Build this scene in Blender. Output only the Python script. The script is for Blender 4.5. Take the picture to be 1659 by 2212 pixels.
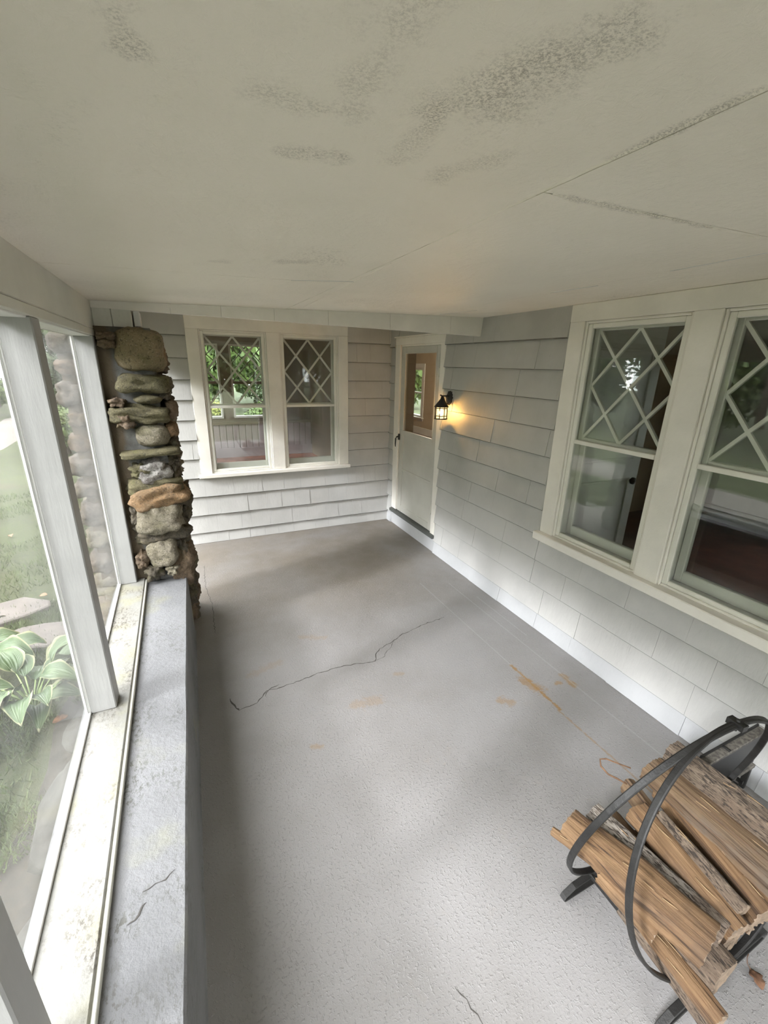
import bpy, bmesh, math, random
from mathutils import Vector, Matrix, noise as mnoise
random.seed(7)
scene = bpy.context.scene
C = scene.collection
for o in list(bpy.data.objects):
    bpy.data.objects.remove(o)

# ------------------------------------------------------------------ camera
F_PX, YAW, PITCH, ROLL = 932.03, math.radians(25.2278), math.radians(18.7744), math.radians(1.3766)
fw = Vector((math.sin(YAW)*math.cos(PITCH), math.cos(YAW)*math.cos(PITCH), -math.sin(PITCH)))
rt = Vector((math.cos(YAW), -math.sin(YAW), 0))
up = rt.cross(fw)
rt2 = rt*math.cos(ROLL) + up*math.sin(ROLL)
up2 = -rt*math.sin(ROLL) + up*math.cos(ROLL)
cd = bpy.data.cameras.new('camera')
cd.sensor_fit = 'HORIZONTAL'
cd.sensor_width = 36.0
cd.lens = F_PX/1659*36.0
cd.clip_start = 0.02
cd.clip_end = 300
cam = bpy.data.objects.new('camera', cd)
C.objects.link(cam)
m = Matrix.Identity(4)
for i in range(3):
    m[i][0] = rt2[i]; m[i][1] = up2[i]; m[i][2] = -fw[i]
m[0][3], m[1][3], m[2][3] = 0.0, 0.0, 1.85
cam.matrix_world = m
scene.camera = cam

# ------------------------------------------------------------------ sky and exposure
world = bpy.data.worlds.new('overcast_sky')
scene.world = world
world.use_nodes = True
bg = world.node_tree.nodes['Background']
bg.inputs[0].default_value = (0.97, 0.98, 0.98, 1)
bg.inputs[1].default_value = 1.0
SUN = bpy.data.lights.new('hazy_sun', 'SUN')      # bright patch of the overcast sky, very soft
SUN.energy = 0.31
SUN.angle = math.radians(7)
SUN.color = (0.95, 0.97, 1.0)
sun = bpy.data.objects.new('hazy_sun', SUN)
C.objects.link(sun)
sun.rotation_euler = Vector((1.0, 0.30, -0.61)).to_track_quat('-Z', 'Y').to_euler()
scene.view_settings.view_transform = 'Standard'
scene.view_settings.look = 'None'
scene.view_settings.gamma = 1
scene.view_settings.use_curve_mapping = False
scene.view_settings.exposure = 3.86
try:
    scene.cycles.transparent_max_bounces = 16
    scene.cycles.use_light_tree = False
    scene.cycles.max_bounces = 7
    scene.cycles.diffuse_bounces = 4
    scene.cycles.glossy_bounces = 3
    scene.cycles.caustics_reflective = False
    scene.cycles.caustics_refractive = False
except Exception:
    pass

# ------------------------------------------------------------------ node helpers
class NT:
    def __init__(s, name):
        s.m = bpy.data.materials.new(name)
        s.m.use_nodes = True
        s.t = s.m.node_tree
        s.b = s.t.nodes['Principled BSDF']
        s.out = s.t.nodes['Material Output']
    def n(s, typ, **kw):
        nd = s.t.nodes.new(typ)
        for k, v in kw.items():
            setattr(nd, k, v)
        return nd
    def set(s, sock, v):
        if hasattr(v, 'is_linked') or isinstance(v, bpy.types.NodeSocket):
            s.t.links.new(v, sock)
        else:
            if isinstance(v, (tuple, list)) and len(v) == 3 and sock.type == 'RGBA':
                v = (*v, 1)
            sock.default_value = v
    def pos(s, sc=(1, 1, 1), obj=False):
        v = s.n('ShaderNodeTexCoord').outputs['Object'] if obj else s.n('ShaderNodeNewGeometry').outputs['Position']
        if sc != (1, 1, 1):
            q = s.n('ShaderNodeVectorMath', operation='MULTIPLY')
            s.set(q.inputs[0], v); q.inputs[1].default_value = sc
            v = q.outputs[0]
        return v
    def noise(s, scale, detail=4, rough=0.55, vec=None, dist=0.0):
        q = s.n('ShaderNodeTexNoise')
        q.inputs['Scale'].default_value = scale
        q.inputs['Detail'].default_value = detail
        q.inputs['Roughness'].default_value = rough
        q.inputs['Distortion'].default_value = dist
        s.set(q.inputs['Vector'], vec if vec is not None else s.pos())
        return q.outputs['Fac']
    def voro(s, scale, vec=None, feature='F1'):
        q = s.n('ShaderNodeTexVoronoi', feature=feature)
        q.inputs['Scale'].default_value = scale
        s.set(q.inputs['Vector'], vec if vec is not None else s.pos())
        return q
    def ramp(s, fac, a, b, v0=0.0, v1=1.0):
        q = s.n('ShaderNodeMapRange')
        q.interpolation_type = 'SMOOTHSTEP'
        s.set(q.inputs[0], fac)
        q.inputs[1].default_value = a; q.inputs[2].default_value = b
        q.inputs[3].default_value = v0; q.inputs[4].default_value = v1
        return q.outputs[0]
    def math(s, op, a, b=0.0):
        q = s.n('ShaderNodeMath', operation=op)
        s.set(q.inputs[0], a); s.set(q.inputs[1], b)
        return q.outputs[0]
    def mix(s, fac, a, b):
        q = s.n('ShaderNodeMix', data_type='RGBA')
        s.set(q.inputs[0], fac); s.set(q.inputs[6], a); s.set(q.inputs[7], b)
        return q.outputs[2]
    def col(s, v): s.set(s.b.inputs['Base Color'], v)
    def rough(s, v): s.set(s.b.inputs['Roughness'], v)
    def bump(s, h, strength=0.3, dist=0.01):
        q = s.n('ShaderNodeBump')
        q.inputs['Strength'].default_value = strength
        q.inputs['Distance'].default_value = dist
        s.set(q.inputs['Height'], h)
        s.set(s.b.inputs['Normal'], q.outputs[0])
    def sep(s, v):
        q = s.n('ShaderNodeSeparateXYZ'); s.set(q.inputs[0], v); return q.outputs
    def seg(s, a, b, vec=None):
        """distance from the shaded point to a line segment a-b"""
        vec = vec if vec is not None else s.pos()
        a, b = Vector(a), Vector(b); ab = b-a
        def vm(op, x, y=None):
            q = s.n('ShaderNodeVectorMath', operation=op)
            s.set(q.inputs[0], x)
            if y is not None: s.set(q.inputs[1], y)
            return q
        pa = vm('SUBTRACT', vec, tuple(a)).outputs[0]
        t = vm('DOT_PRODUCT', pa, tuple(ab/ab.length_squared)).outputs['Value']
        q = s.n('ShaderNodeClamp'); s.set(q.inputs[0], t)
        sc = s.n('ShaderNodeVectorMath', operation='SCALE')
        sc.inputs[0].default_value = tuple(ab); s.set(sc.inputs['Scale'], q.outputs[0])
        return vm('LENGTH', vm('SUBTRACT', pa, sc.outputs[0]).outputs[0]).outputs['Value']

def paint(name, base, dark=None, rough=0.5, bump=0.25, dirt=0.25, mold=0.0, mold_scale=2.2, grain=None, dirtcol=(0.20, 0.17, 0.12)):
    k = NT(name)
    n1 = k.noise(3.0, 5)
    c = k.mix(k.ramp(n1, 0.35, 0.7), base, dark or tuple(x*0.88 for x in base))
    sp = k.noise(38, 6, 0.7)
    c = k.mix(k.math('MULTIPLY', k.ramp(sp, 0.62, 0.75), dirt), c, dirtcol)
    if mold:
        patch = k.ramp(k.noise(mold_scale, 4, 0.6), 0.47, 0.66)
        speck = k.ramp(k.noise(150, 5, 0.75), 0.50, 0.66)
        c = k.mix(k.math('MULTIPLY', k.math('MULTIPLY', patch, speck), mold), c, (0.075, 0.07, 0.045))
        c = k.mix(k.math('MULTIPLY', k.ramp(k.noise(mold_scale*0.8, 3, 0.5, k.pos((1.3, 1.3, 1.3))), 0.60, 0.75), mold*0.35), c, (0.33, 0.34, 0.10))
    k.col(c); k.rough(rough)
    g = k.noise(55, 5, 0.6, k.pos(grain) if grain else None)
    k.bump(g, bump, 0.006)
    return k.m

MAT = {}
MAT['trim'] = paint('trim_paint', (0.82, 0.79, 0.73), rough=0.42, bump=0.18, dirt=0.12)
MAT['white'] = paint('white_paint', (0.80, 0.80, 0.785), rough=0.4, bump=0.15, dirt=0.10)
MAT['siding'] = paint('siding_grey_paint', (0.475, 0.47, 0.455), rough=0.5, bump=0.35, dirt=0.15, grain=(1, 1, 0.25))
MAT['skirt'] = paint('skirt_paint', (0.44, 0.445, 0.455), rough=0.5, bump=0.3, dirt=0.25, grain=(1, 1, 0.25))
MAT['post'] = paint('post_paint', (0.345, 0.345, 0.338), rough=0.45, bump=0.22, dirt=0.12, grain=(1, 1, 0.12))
MAT['header'] = paint('header_paint', (0.66, 0.655, 0.595), rough=0.5, bump=0.3, dirt=0.12, grain=(1, 0.15, 1))
MAT['sill'] = paint('sill_paint', (0.40, 0.395, 0.37), rough=0.4, bump=0.25, dirt=0.35, mold=0.95, mold_scale=4.5)
def mk_sill():
    k = NT('weathered_sill_paint')
    c = k.mix(k.ramp(k.noise(4, 4), 0.35, 0.7), (0.25, 0.247, 0.231), (0.215, 0.212, 0.19))
    patch = k.ramp(k.noise(4.2, 4, 0.65), 0.44, 0.64)
    speck = k.ramp(k.noise(85, 4, 0.78, k.pos((1, 0.6, 1))), 0.47, 0.60)
    c = k.mix(k.math('MULTIPLY', k.ramp(k.noise(5.5, 3), 0.50, 0.70), 0.40), c, (0.29, 0.275, 0.15))
    c = k.mix(k.math('MULTIPLY', patch, 0.22), c, (0.24, 0.205, 0.16))
    c = k.mix(k.math('MULTIPLY', k.math('MULTIPLY', patch, speck), 0.85), c, (0.06, 0.052, 0.04))
    k.col(c); k.rough(0.45)
    k.bump(k.noise(60, 4, 0.6), 0.25, 0.006)
    return k.m
MAT['sill'] = mk_sill()
MAT['storm'] = paint('storm_frame_paint', (0.80, 0.785, 0.72), rough=0.35, bump=0.06, dirt=0.06)
MAT['door'] = paint('door_paint', (0.52, 0.51, 0.465), rough=0.4, bump=0.1, dirt=0.12)

def mk_ceiling():
    k = NT('ceiling_paint')
    base = k.mix(k.ramp(k.noise(1.3, 4), 0.35, 0.7), (0.88, 0.83, 0.735), (0.83, 0.78, 0.685))
    st = k.pos((1.0, 0.55, 1.0))
    patch = k.ramp(k.noise(1.7, 5, 0.62, st, 0.6), 0.555, 0.74)
    speck = k.ramp(k.noise(130, 5, 0.78), 0.49, 0.63)
    c = k.mix(k.math('MULTIPLY', k.math('MULTIPLY', patch, speck), 0.5), base, (0.15, 0.13, 0.09))
    p2 = k.ramp(k.noise(0.9, 3), 0.52, 0.75, 0, 0.35)
    c = k.mix(p2, c, (0.52, 0.49, 0.40))
    spk = k.ramp(k.noise(230, 3, 0.85), 0.40, 0.66)
    nz14 = k.ramp(k.noise(16, 3, 0.7), 0.3, 0.7, -0.8, 0.8)
    for (a, b, w, amt) in (((0.45, 0.43, 2.17), (0.42, 0.58, 2.17), 0.035, 0.45), ((0.40, 0.46, 2.17), (0.35, 0.62, 2.17), 0.03, 0.3), ((0.21, 0.81, 2.17), (0.27, 0.80, 2.17), 0.022, 0.45),
                           ((-0.01, 0.60, 2.16), (0.0, 0.655, 2.16), 0.014, 0.5), ((0.24, 0.48, 2.17), (0.25, 0.66, 2.17), 0.025, 0.28), ((0.48, 0.80, 2.17), (0.51, 0.71, 2.17), 0.022, 0.35),
                           ((0.13, 0.66, 2.16), (0.19, 0.69, 2.16), 0.02, 0.35), ((0.36, 0.63, 2.17), (0.37, 0.78, 2.17), 0.02, 0.35), ((0.69, 0.42, 2.18), (0.69, 0.62, 2.18), 0.010, 0.6),
                           ((0.74, 0.785, 2.18), (1.25, 0.795, 2.19), 0.010, 0.55), ((0.38, 1.63, 2.17), (0.43, 1.6, 2.17), 0.03, 0.5), ((0.17, 1.71, 2.17), (0.20, 1.70, 2.17), 0.02, 0.45)):
        d = k.ramp(k.math('ADD', k.seg(a, b), k.math('MULTIPLY', nz14, w)), w*0.1, w*2.0, 1, 0)
        c = k.mix(k.math('MULTIPLY', k.math('MULTIPLY', d, spk), amt), c, (0.13, 0.11, 0.075))
    k.col(c); k.rough(0.55)
    h = k.math('ADD', k.noise(42, 6, 0.65, None, 0.6), k.math('MULTIPLY', k.noise(9, 5, 0.6, k.pos((1, 0.35, 1)), 1.5), 1.2))
    k.bump(h, 0.38, 0.008)
    return k.m
MAT['ceiling'] = mk_ceiling()

def mk_floor():
    k = NT('floor_paint')
    P = k.pos()
    c = k.mix(k.ramp(k.noise(1.6, 5), 0.35, 0.68), (0.252, 0.244, 0.243), (0.214, 0.205, 0.20))
    # dirt blown in towards the door end
    o = k.sep(P)
    yb = k.ramp(o[1], 2.2, 3.6)
    c = k.mix(k.math('MULTIPLY', yb, k.ramp(k.noise(1.1, 4), 0.3, 0.65, 0.35, 0.9)), c, (0.165, 0.14, 0.11))
    c = k.mix(k.ramp(k.noise(7, 6, 0.7), 0.58, 0.78, 0, 0.3), c, (0.27, 0.235, 0.20))
    c = k.mix(k.ramp(k.noise(70, 4, 0.7), 0.66, 0.74, 0, 0.55), c, (0.16, 0.14, 0.12))
    c = k.mix(k.ramp(k.noise(27, 5, 0.7), 0.66, 0.76, 0, 0.5), c, (0.38, 0.38, 0.385))
    rust = (0.235, 0.14, 0.055)
    nz = k.noise(30, 5, 0.75)
    for a, b, w, amt in (((1.79, 1.78, 0), (1.79, 1.36, 0), 0.010, 0.95), ((1.775, 1.36, 0), (1.79, 0.75, 0), 0.006, 0.55),
                         ((1.765, 1.63, 0), (1.80, 1.53, 0), 0.035, 0.65), ((2.03, 1.56, 0), (2.02, 1.47, 0), 0.022, 0.8), ((1.93, 1.53, 0), (1.96, 1.525, 0), 0.014, 0.7),
                         ((1.52, 1.55, 0), (1.56, 1.52, 0), 0.03, 0.5), ((0.72, 1.86, 0), (0.86, 1.84, 0), 0.035, 0.30), ((0.75, 2.55, 0), (0.6, 2.62, 0), 0.025, 0.22),
                         ((0.42, 1.68, 0), (0.46, 1.66, 0), 0.014, 0.45), ((0.22, 2.35, 0), (0.4, 2.4, 0), 0.03, 0.2), ((1.05, 2.0, 0), (1.09, 1.99, 0), 0.016, 0.3)):
        d = k.ramp(k.math('ADD', k.seg(a, b), k.ramp(nz, 0.25, 0.75, -w*0.9, w*0.9)), w*0.3, w*1.4, 1, 0)
        c = k.mix(k.math('MULTIPLY', d, amt), c, rust)
    # pale scrape lines parallel to the wall
    for x, y0, y1 in ((2.03, 0.6, 2.9), (1.79, 1.78, 3.0), (2.12, 2.0, 2.6)):
        d = k.ramp(k.seg((x, y0, 0), (x, y1, 0)), 0.002, 0.008, 0.30, 0)
        c = k.mix(d, c, (0.37, 0.37, 0.37))
    k.col(c)
    k.rough(k.ramp(k.noise(5, 4), 0.3, 0.7, 0.38, 0.6))
    amt = k.ramp(k.noise(0.9, 3), 0.35, 0.6, 0.35, 1.0)
    v = k.ramp(k.noise(85, 3, 0.62, None, 0.4), 0.52, 0.68)
    h = k.math('ADD', k.math('MULTIPLY', v, amt), k.math('MULTIPLY', k.noise(160, 3, 0.6), 0.25))
    k.bump(h, 0.42, 0.007)
    return k.m
MAT['floor'] = mk_floor()

def mk_ledge():
    k = NT('stucco_ledge_paint')
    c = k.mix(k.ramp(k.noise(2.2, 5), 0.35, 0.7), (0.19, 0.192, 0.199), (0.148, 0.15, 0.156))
    patch = k.ramp(k.noise(2.8, 4, 0.65), 0.42, 0.64)
    speck = k.ramp(k.noise(75, 4, 0.75, k.pos((1, 0.55, 1))), 0.50, 0.60)
    o = k.sep(k.pos())
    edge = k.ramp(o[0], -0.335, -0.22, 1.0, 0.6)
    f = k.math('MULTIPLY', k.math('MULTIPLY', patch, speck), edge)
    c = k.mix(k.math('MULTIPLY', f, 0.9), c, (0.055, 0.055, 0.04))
    c = k.mix(k.math('MULTIPLY', k.ramp(k.noise(3.3, 4), 0.55, 0.72), 0.35), c, (0.24, 0.24, 0.135))
    k.col(c); k.rough(0.75)
    k.bump(k.math('ADD', k.noise(60, 6, 0.7), k.noise(18, 4, 0.6)), 0.55, 0.008)
    return k.m
MAT['ledge'] = mk_ledge()

def simple(name, col, rough=0.5, metal=0.0, bump=0.0, bscale=60, var=0.0, var_scale=8):
    k = NT(name)
    c = k.mix(k.ramp(k.noise(var_scale, 4), 0.3, 0.7), col, tuple(max(0, x*(1-var)) for x in col))
    k.col(c); k.rough(rough)
    k.b.inputs['Metallic'].default_value = metal
    if bump: k.bump(k.noise(bscale, 5, 0.6), bump, 0.004)
    return k.m
MAT['iron'] = simple('black_iron', (0.018, 0.0172, 0.0165), 0.5, 0.0, 0.3, 160, 0.4, 30)
MAT['iron_dust'] = simple('dusty_iron', (0.17, 0.155, 0.135), 0.8, 0.0, 0.5, 120, 0.6, 60)
MAT['threshold'] = simple('dark_threshold', (0.07, 0.075, 0.07), 0.6, 0, 0.2)
MAT['black'] = simple('black_latch', (0.012, 0.012, 0.012), 0.4)
MAT['butt'] = simple('shadow_line_butt', (0.17, 0.165, 0.15), 0.8, 0, 0.4, 60, 0.4, 9)  # dark butt edges paint in the shadow line under each course
MAT['crack'] = simple('crack_dark', (0.06, 0.055, 0.05), 0.9)  # dark strips that draw the cracks in floor and ledge
MAT['chip'] = simple('chipped_paint', (0.62, 0.61, 0.58), 0.7)

def mk_glass(name, tint=(0.95, 0.97, 0.96), haze=0.0, rough=0.0, hazecol=(0.8, 0.8, 0.8), ior=1.5):
    k = NT(name)
    tr = k.n('ShaderNodeBsdfTransparent'); tr.inputs[0].default_value = (*tint, 1)
    gl = k.n('ShaderNodeBsdfGlossy'); gl.inputs['Roughness'].default_value = rough
    lw = k.n('ShaderNodeLayerWeight'); lw.inputs[0].default_value = 0.5
    f0 = ((ior-1)/(ior+1))**2
    frs = k.math('ADD', k.math('MULTIPLY', k.math('POWER', lw.outputs['Facing'], 5.0), 1-f0), f0)
    mx = k.n('ShaderNodeMixShader')
    k.set(mx.inputs[0], frs); k.set(mx.inputs[1], tr.outputs[0]); k.set(mx.inputs[2], gl.outputs[0])
    res = mx.outputs[0]
    if haze:
        df = k.n('ShaderNodeBsdfDiffuse'); df.inputs[0].default_value = (*hazecol, 1)
        tl = k.n('ShaderNodeBsdfTranslucent'); tl.inputs[0].default_value = (*hazecol, 1)
        ad = k.n('ShaderNodeMixShader'); ad.inputs[0].default_value = 0.6
        k.set(ad.inputs[1], df.outputs[0]); k.set(ad.inputs[2], tl.outputs[0])
        m2 = k.n('ShaderNodeMixShader')
        k.set(m2.inputs[0], k.ramp(k.noise(3.0, 5, 0.6, k.pos((1, 1.6, 0.7))), 0.3, 0.75, haze*0.45, haze*1.5))
        k.set(m2.inputs[1], res); k.set(m2.inputs[2], ad.outputs[0])
        res = m2.outputs[0]
    k.t.links.new(res, k.out.inputs[0])
    return k.m
MAT['glass'] = mk_glass('window_glass')
MAT['storm_glass'] = mk_glass('storm_window_glass', (0.93, 0.95, 0.94))
MAT['plastic'] = mk_glass('hazy_plastic_film', (0.97, 0.97, 0.97), haze=0.015, rough=0.12, ior=1.12)

def mk_stone(name, a, b, speck, moss=0.2):
    k = NT(name)
    P = k.pos()
    c = k.mix(k.ramp(k.noise(14, 6, 0.65), 0.3, 0.7), a, b)
    c = k.mix(k.ramp(k.noise(120, 4, 0.7), 0.55, 0.68, 0, 0.8), c, speck)
    c = k.mix(k.ramp(k.noise(75, 5, 0.75), 0.53, 0.66, 0, 0.85), c, (0.022, 0.019, 0.014))
    c = k.mix(k.ramp(k.noise(9, 5, 0.6), 0.52, 0.7, 0, moss), c, (0.10, 0.10, 0.03))
    k.col(c); k.rough(0.8)
    k.bump(k.math('ADD', k.noise(70, 6, 0.7), k.noise(22, 4, 0.6)), 0.7, 0.012)
    return k.m
MAT['st_tan'] = mk_stone('stone_tan_granite', (0.248, 0.192, 0.112), (0.180, 0.143, 0.081), (0.371, 0.321, 0.235), 0.35)
MAT['st_olive'] = mk_stone('stone_olive', (0.120, 0.104, 0.052), (0.072, 0.062, 0.032), (0.221, 0.193, 0.110), 0.5)
MAT['st_grey'] = mk_stone('stone_grey_granite', (0.217, 0.192, 0.146), (0.136, 0.118, 0.077), (0.399, 0.356, 0.285), 0.35)
MAT['st_orange'] = mk_stone('stone_orange', (0.248, 0.149, 0.072), (0.165, 0.105, 0.055), (0.329, 0.253, 0.158), 0.25)
MAT['st_quartz'] = mk_stone('stone_white_quartz', (0.372, 0.360, 0.335), (0.099, 0.081, 0.074), (0.499, 0.485, 0.463), 0.15)
MAT['st_dark'] = mk_stone('stone_dark_schist', (0.096, 0.078, 0.052), (0.048, 0.040, 0.029), (0.175, 0.147, 0.092), 0.4)
MAT['st_brown'] = mk_stone('stone_brown', (0.161, 0.112, 0.068), (0.093, 0.065, 0.043), (0.235, 0.178, 0.121), 0.25)
MAT['st_pale'] = mk_stone('stone_pale_pinkish', (0.168, 0.143, 0.118), (0.126, 0.105, 0.084), (0.217, 0.193, 0.164), 0.15)
def mk_mortar():
    k = NT('mortar')
    P = k.pos()
    c = k.mix(k.ramp(k.noise(6, 5), 0.35, 0.7), (0.19, 0.19, 0.185), (0.085, 0.083, 0.075))
    o = k.sep(P)
    c = k.mix(k.ramp(k.math('ADD', o[0], k.math('MULTIPLY', k.noise(11, 4), 0.06)), -0.30, -0.26, 1, 0), c, (0.115, 0.09, 0.06))
    c = k.mix(k.ramp(k.noise(60, 5, 0.7), 0.58, 0.7, 0, 0.7), c, (0.05, 0.042, 0.03))
    k.col(c); k.rough(0.9)
    k.bump(k.noise(45, 6, 0.7), 0.7, 0.012)
    return k.m
MAT['mortar'] = mk_mortar()

def mk_wood(name, a, b, c3, dark=0.6, sc=1.0):
    k = NT(name)
    P = k.pos((1, 1, 1), obj=True)
    q = k.n('ShaderNodeVectorMath', operation='MULTIPLY'); k.set(q.inputs[0], P); q.inputs[1].default_value = (2.5, 55, 55)
    v = q.outputs[0]
    q2 = k.n('ShaderNodeVectorMath', operation='MULTIPLY'); k.set(q2.inputs[0], P); q2.inputs[1].default_value = (5, 210, 210)
    g = k.noise(1.0*sc, 5, 0.6, v, 0.7)
    f = k.noise(1.0*sc, 4, 0.7, q2.outputs[0], 0.4)
    c = k.mix(k.ramp(g, 0.35, 0.68), a, b)
    c = k.mix(k.ramp(k.noise(6, 4, 0.6, P), 0.45, 0.7, 0, 0.75), c, c3)
    c = k.mix(k.ramp(f, 0.50, 0.68, 0, dark*0.8), c, (0.13, 0.065, 0.03))
    c = k.mix(k.ramp(g, 0.56, 0.66, 0, dark), c, (0.05, 0.028, 0.015))
    k.col(c); k.rough(0.75)
    k.bump(k.math('ADD', f, k.math('MULTIPLY', g, 1.5)), 0.6, 0.006)
    return k.m
MAT['wood'] = mk_wood('split_oak', (0.225, 0.136, 0.068), (0.14, 0.078, 0.037), (0.09, 0.056, 0.034), 0.95)
MAT['wood_b'] = mk_wood('split_oak_weathered', (0.18, 0.12, 0.068), (0.112, 0.069, 0.04), (0.112, 0.088, 0.068), 0.95)
MAT['wood_d'] = mk_wood('split_oak_dark', (0.18, 0.11, 0.06), (0.11, 0.065, 0.035), (0.14, 0.10, 0.075), 0.9)
MAT['wood_end'] = simple('sawn_end_grain', (0.27, 0.20, 0.14), 0.85, 0, 0.6, 140, 0.45, 40)
def mk_bark(name, a, b, c3):
    k = NT(name)
    P = k.pos(obj=True)
    q = k.n('ShaderNodeVectorMath', operation='MULTIPLY'); k.set(q.inputs[0], P); q.inputs[1].default_value = (30, 150, 150)
    g = k.noise(1.0, 5, 0.65, q.outputs[0], 0.8)
    c = k.mix(k.ramp(g, 0.42, 0.56), b, a)
    c = k.mix(k.ramp(k.noise(7, 4, 0.6, P), 0.45, 0.65, 0, 0.8), c, c3)
    c = k.mix(k.ramp(g, 0.40, 0.47, 0.85, 0), c, (0.03, 0.024, 0.02))
    k.col(c); k.rough(0.9)
    k.bump(g, 1.0, 0.012)
    return k.m
MAT['bark'] = mk_bark('grey_white_bark', (0.36, 0.32, 0.28), (0.09, 0.07, 0.055), (0.17, 0.12, 0.085))
MAT['bark_b'] = mk_bark('brown_bark', (0.21, 0.16, 0.118), (0.085, 0.06, 0.043), (0.17, 0.12, 0.085))

MAT['tan_wall'] = paint('tan_plaster', (0.46, 0.36, 0.235), rough=0.7, bump=0.1, dirt=0.05)
MAT['brown_wall'] = paint('brown_panel_wall', (0.20, 0.155, 0.115), rough=0.6, bump=0.2, dirt=0.1)
MAT['mauve'] = paint('mauve_wainscot', (0.36, 0.305, 0.315), rough=0.5, bump=0.15, dirt=0.1)
MAT['grey_room'] = paint('room_grey_wall', (0.42, 0.40, 0.36), rough=0.7, bump=0.1, dirt=0.05)
MAT['red_floor'] = simple('red_wood_floor', (0.30, 0.12, 0.075), 0.35, 0, 0.1, 40, 0.5, 6)
MAT['dark_floor'] = simple('dark_red_wood_floor', (0.16, 0.06, 0.045), 0.4, 0, 0.1, 40, 0.4, 6)
MAT['dark_door'] = simple('dark_brown_door', (0.085, 0.07, 0.055), 0.5, 0, 0.1, 40, 0.3, 6)
MAT['room_white'] = simple('room_white_trim', (0.72, 0.70, 0.65), 0.5, 0, 0.05, 40, 0.08, 6)
# ------------------------------------------------------------------ mesh helpers
def link(name, me, mat=None, parent=None):
    o = bpy.data.objects.new(name, me)
    C.objects.link(o)
    if mat is not None:
        mm = MAT[mat] if isinstance(mat, str) else mat
        if len(me.materials) == 0: me.materials.append(mm)
    if parent is not None: o.parent = parent
    return o
def tag(o, label=None, cat=None, group=None, kind=None):
    if label: o['label'] = label
    if cat: o['category'] = cat
    if group: o['group'] = group
    if kind: o['kind'] = kind
    return o
def empty(name, loc=(0, 0, 0), rz=0.0):
    e = bpy.data.objects.new(name, None)
    e.empty_display_size = 0.1
    e.location = loc; e.rotation_euler = (0, 0, rz)
    C.objects.link(e)
    return e
def to_mesh(bm, name, smooth=False):
    me = bpy.data.meshes.new(name)
    bmesh.ops.recalc_face_normals(bm, faces=bm.faces)
    bm.to_mesh(me); bm.free()
    if smooth:
        for p in me.polygons: p.use_smooth = True
    return me
def add_box(bm, x0, x1, y0, y1, z0, z1):
    vs = [bm.verts.new(v) for v in ((x0, y0, z0), (x1, y0, z0), (x1, y1, z0), (x0, y1, z0), (x0, y0, z1), (x1, y0, z1), (x1, y1, z1), (x0, y1, z1))]
    for f in ((0, 3, 2, 1), (4, 5, 6, 7), (0, 1, 5, 4), (1, 2, 6, 5), (2, 3, 7, 6), (3, 0, 4, 7)):
        bm.faces.new([vs[i] for i in f])
    return vs
def box(name, x0, x1, y0, y1, z0, z1, mat, parent=None, bev=0.003):
    bm = bmesh.new()
    add_box(bm, min(x0, x1), max(x0, x1), min(y0, y1), max(y0, y1), min(z0, z1), max(z0, z1))
    if bev: bmesh.ops.bevel(bm, geom=bm.edges[:], offset=bev, segments=1, affect='EDGES', profile=0.5)
    return link(name, to_mesh(bm, name), mat, parent)
def ring(name, u0, u1, z0, z1, wl, wr, wb, wt, y0, y1, mat, parent, bev=0.003):
    """rectangular frame in the local u-z plane"""
    bm = bmesh.new()
    for a in ((u0, u0+wl, z0, z1), (u1-wr, u1, z0, z1), (u0+wl, u1-wr, z0, z0+wb), (u0+wl, u1-wr, z1-wt, z1)):
        add_box(bm, a[0], a[1], y0, y1, a[2], a[3])
    if bev: bmesh.ops.bevel(bm, geom=bm.edges[:], offset=bev, segments=1, affect='EDGES')
    return link(name, to_mesh(bm, name), mat, parent)
def prism(name, pts, y0, y1, mat, parent):
    """polygon pts (u,z) extruded in y"""
    bm = bmesh.new()
    a = [bm.verts.new((p[0], y0, p[1])) for p in pts]; b = [bm.verts.new((p[0], y1, p[1])) for p in pts]
    n = len(pts)
    bm.faces.new(a); bm.faces.new(b[::-1])
    for i in range(n): bm.faces.new((a[i], b[i], b[(i+1) % n], a[(i+1) % n]))
    return link(name, to_mesh(bm, name), mat, parent)
def tube(name, pts, r, mat, parent=None, seg=8, closed=False, flat=None, smooth=True):
    """sweep; flat=(w,t,upvec) gives a rectangular bar"""
    bm = bmesh.new()
    pts = [Vector(p) for p in pts]; n = len(pts); rings = []
    for i, p in enumerate(pts):
        if closed: t = (pts[(i+1) % n]-pts[i-1]).normalized()
        else: t = (pts[min(i+1, n-1)]-pts[max(i-1, 0)]).normalized()
        ref = Vector(flat[2]) if flat else (Vector((0, 0, 1)) if abs(t.z) < 0.9 else Vector((1, 0, 0)))
        a = (ref - t*ref.dot(t)).normalized(); b = t.cross(a)
        if flat:
            w, th = flat[0]/2, flat[1]/2
            vs = [bm.verts.new(p + a*x*w + b*y*th) for x, y in ((-1, -.7), (-.85, -1), (.85, -1), (1, -.7), (1, .7), (.85, 1), (-.85, 1), (-1, .7))]
        else:
            rr = r[i] if isinstance(r, (list, tuple)) else r
            vs = [bm.verts.new(p + (a*math.cos(2*math.pi*k/seg) + b*math.sin(2*math.pi*k/seg))*rr) for k in range(seg)]
        rings.append(vs)
    m_ = len(rings[0])
    for i in range(n if closed else n-1):
        A, B = rings[i], rings[(i+1) % n]
        for k in range(m_): bm.faces.new((A[k], A[(k+1) % m_], B[(k+1) % m_], B[k]))
    if not closed:
        bm.faces.new(rings[0][::-1]); bm.faces.new(rings[-1])
    return link(name, to_mesh(bm, name, smooth and not flat), mat, parent)
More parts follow.
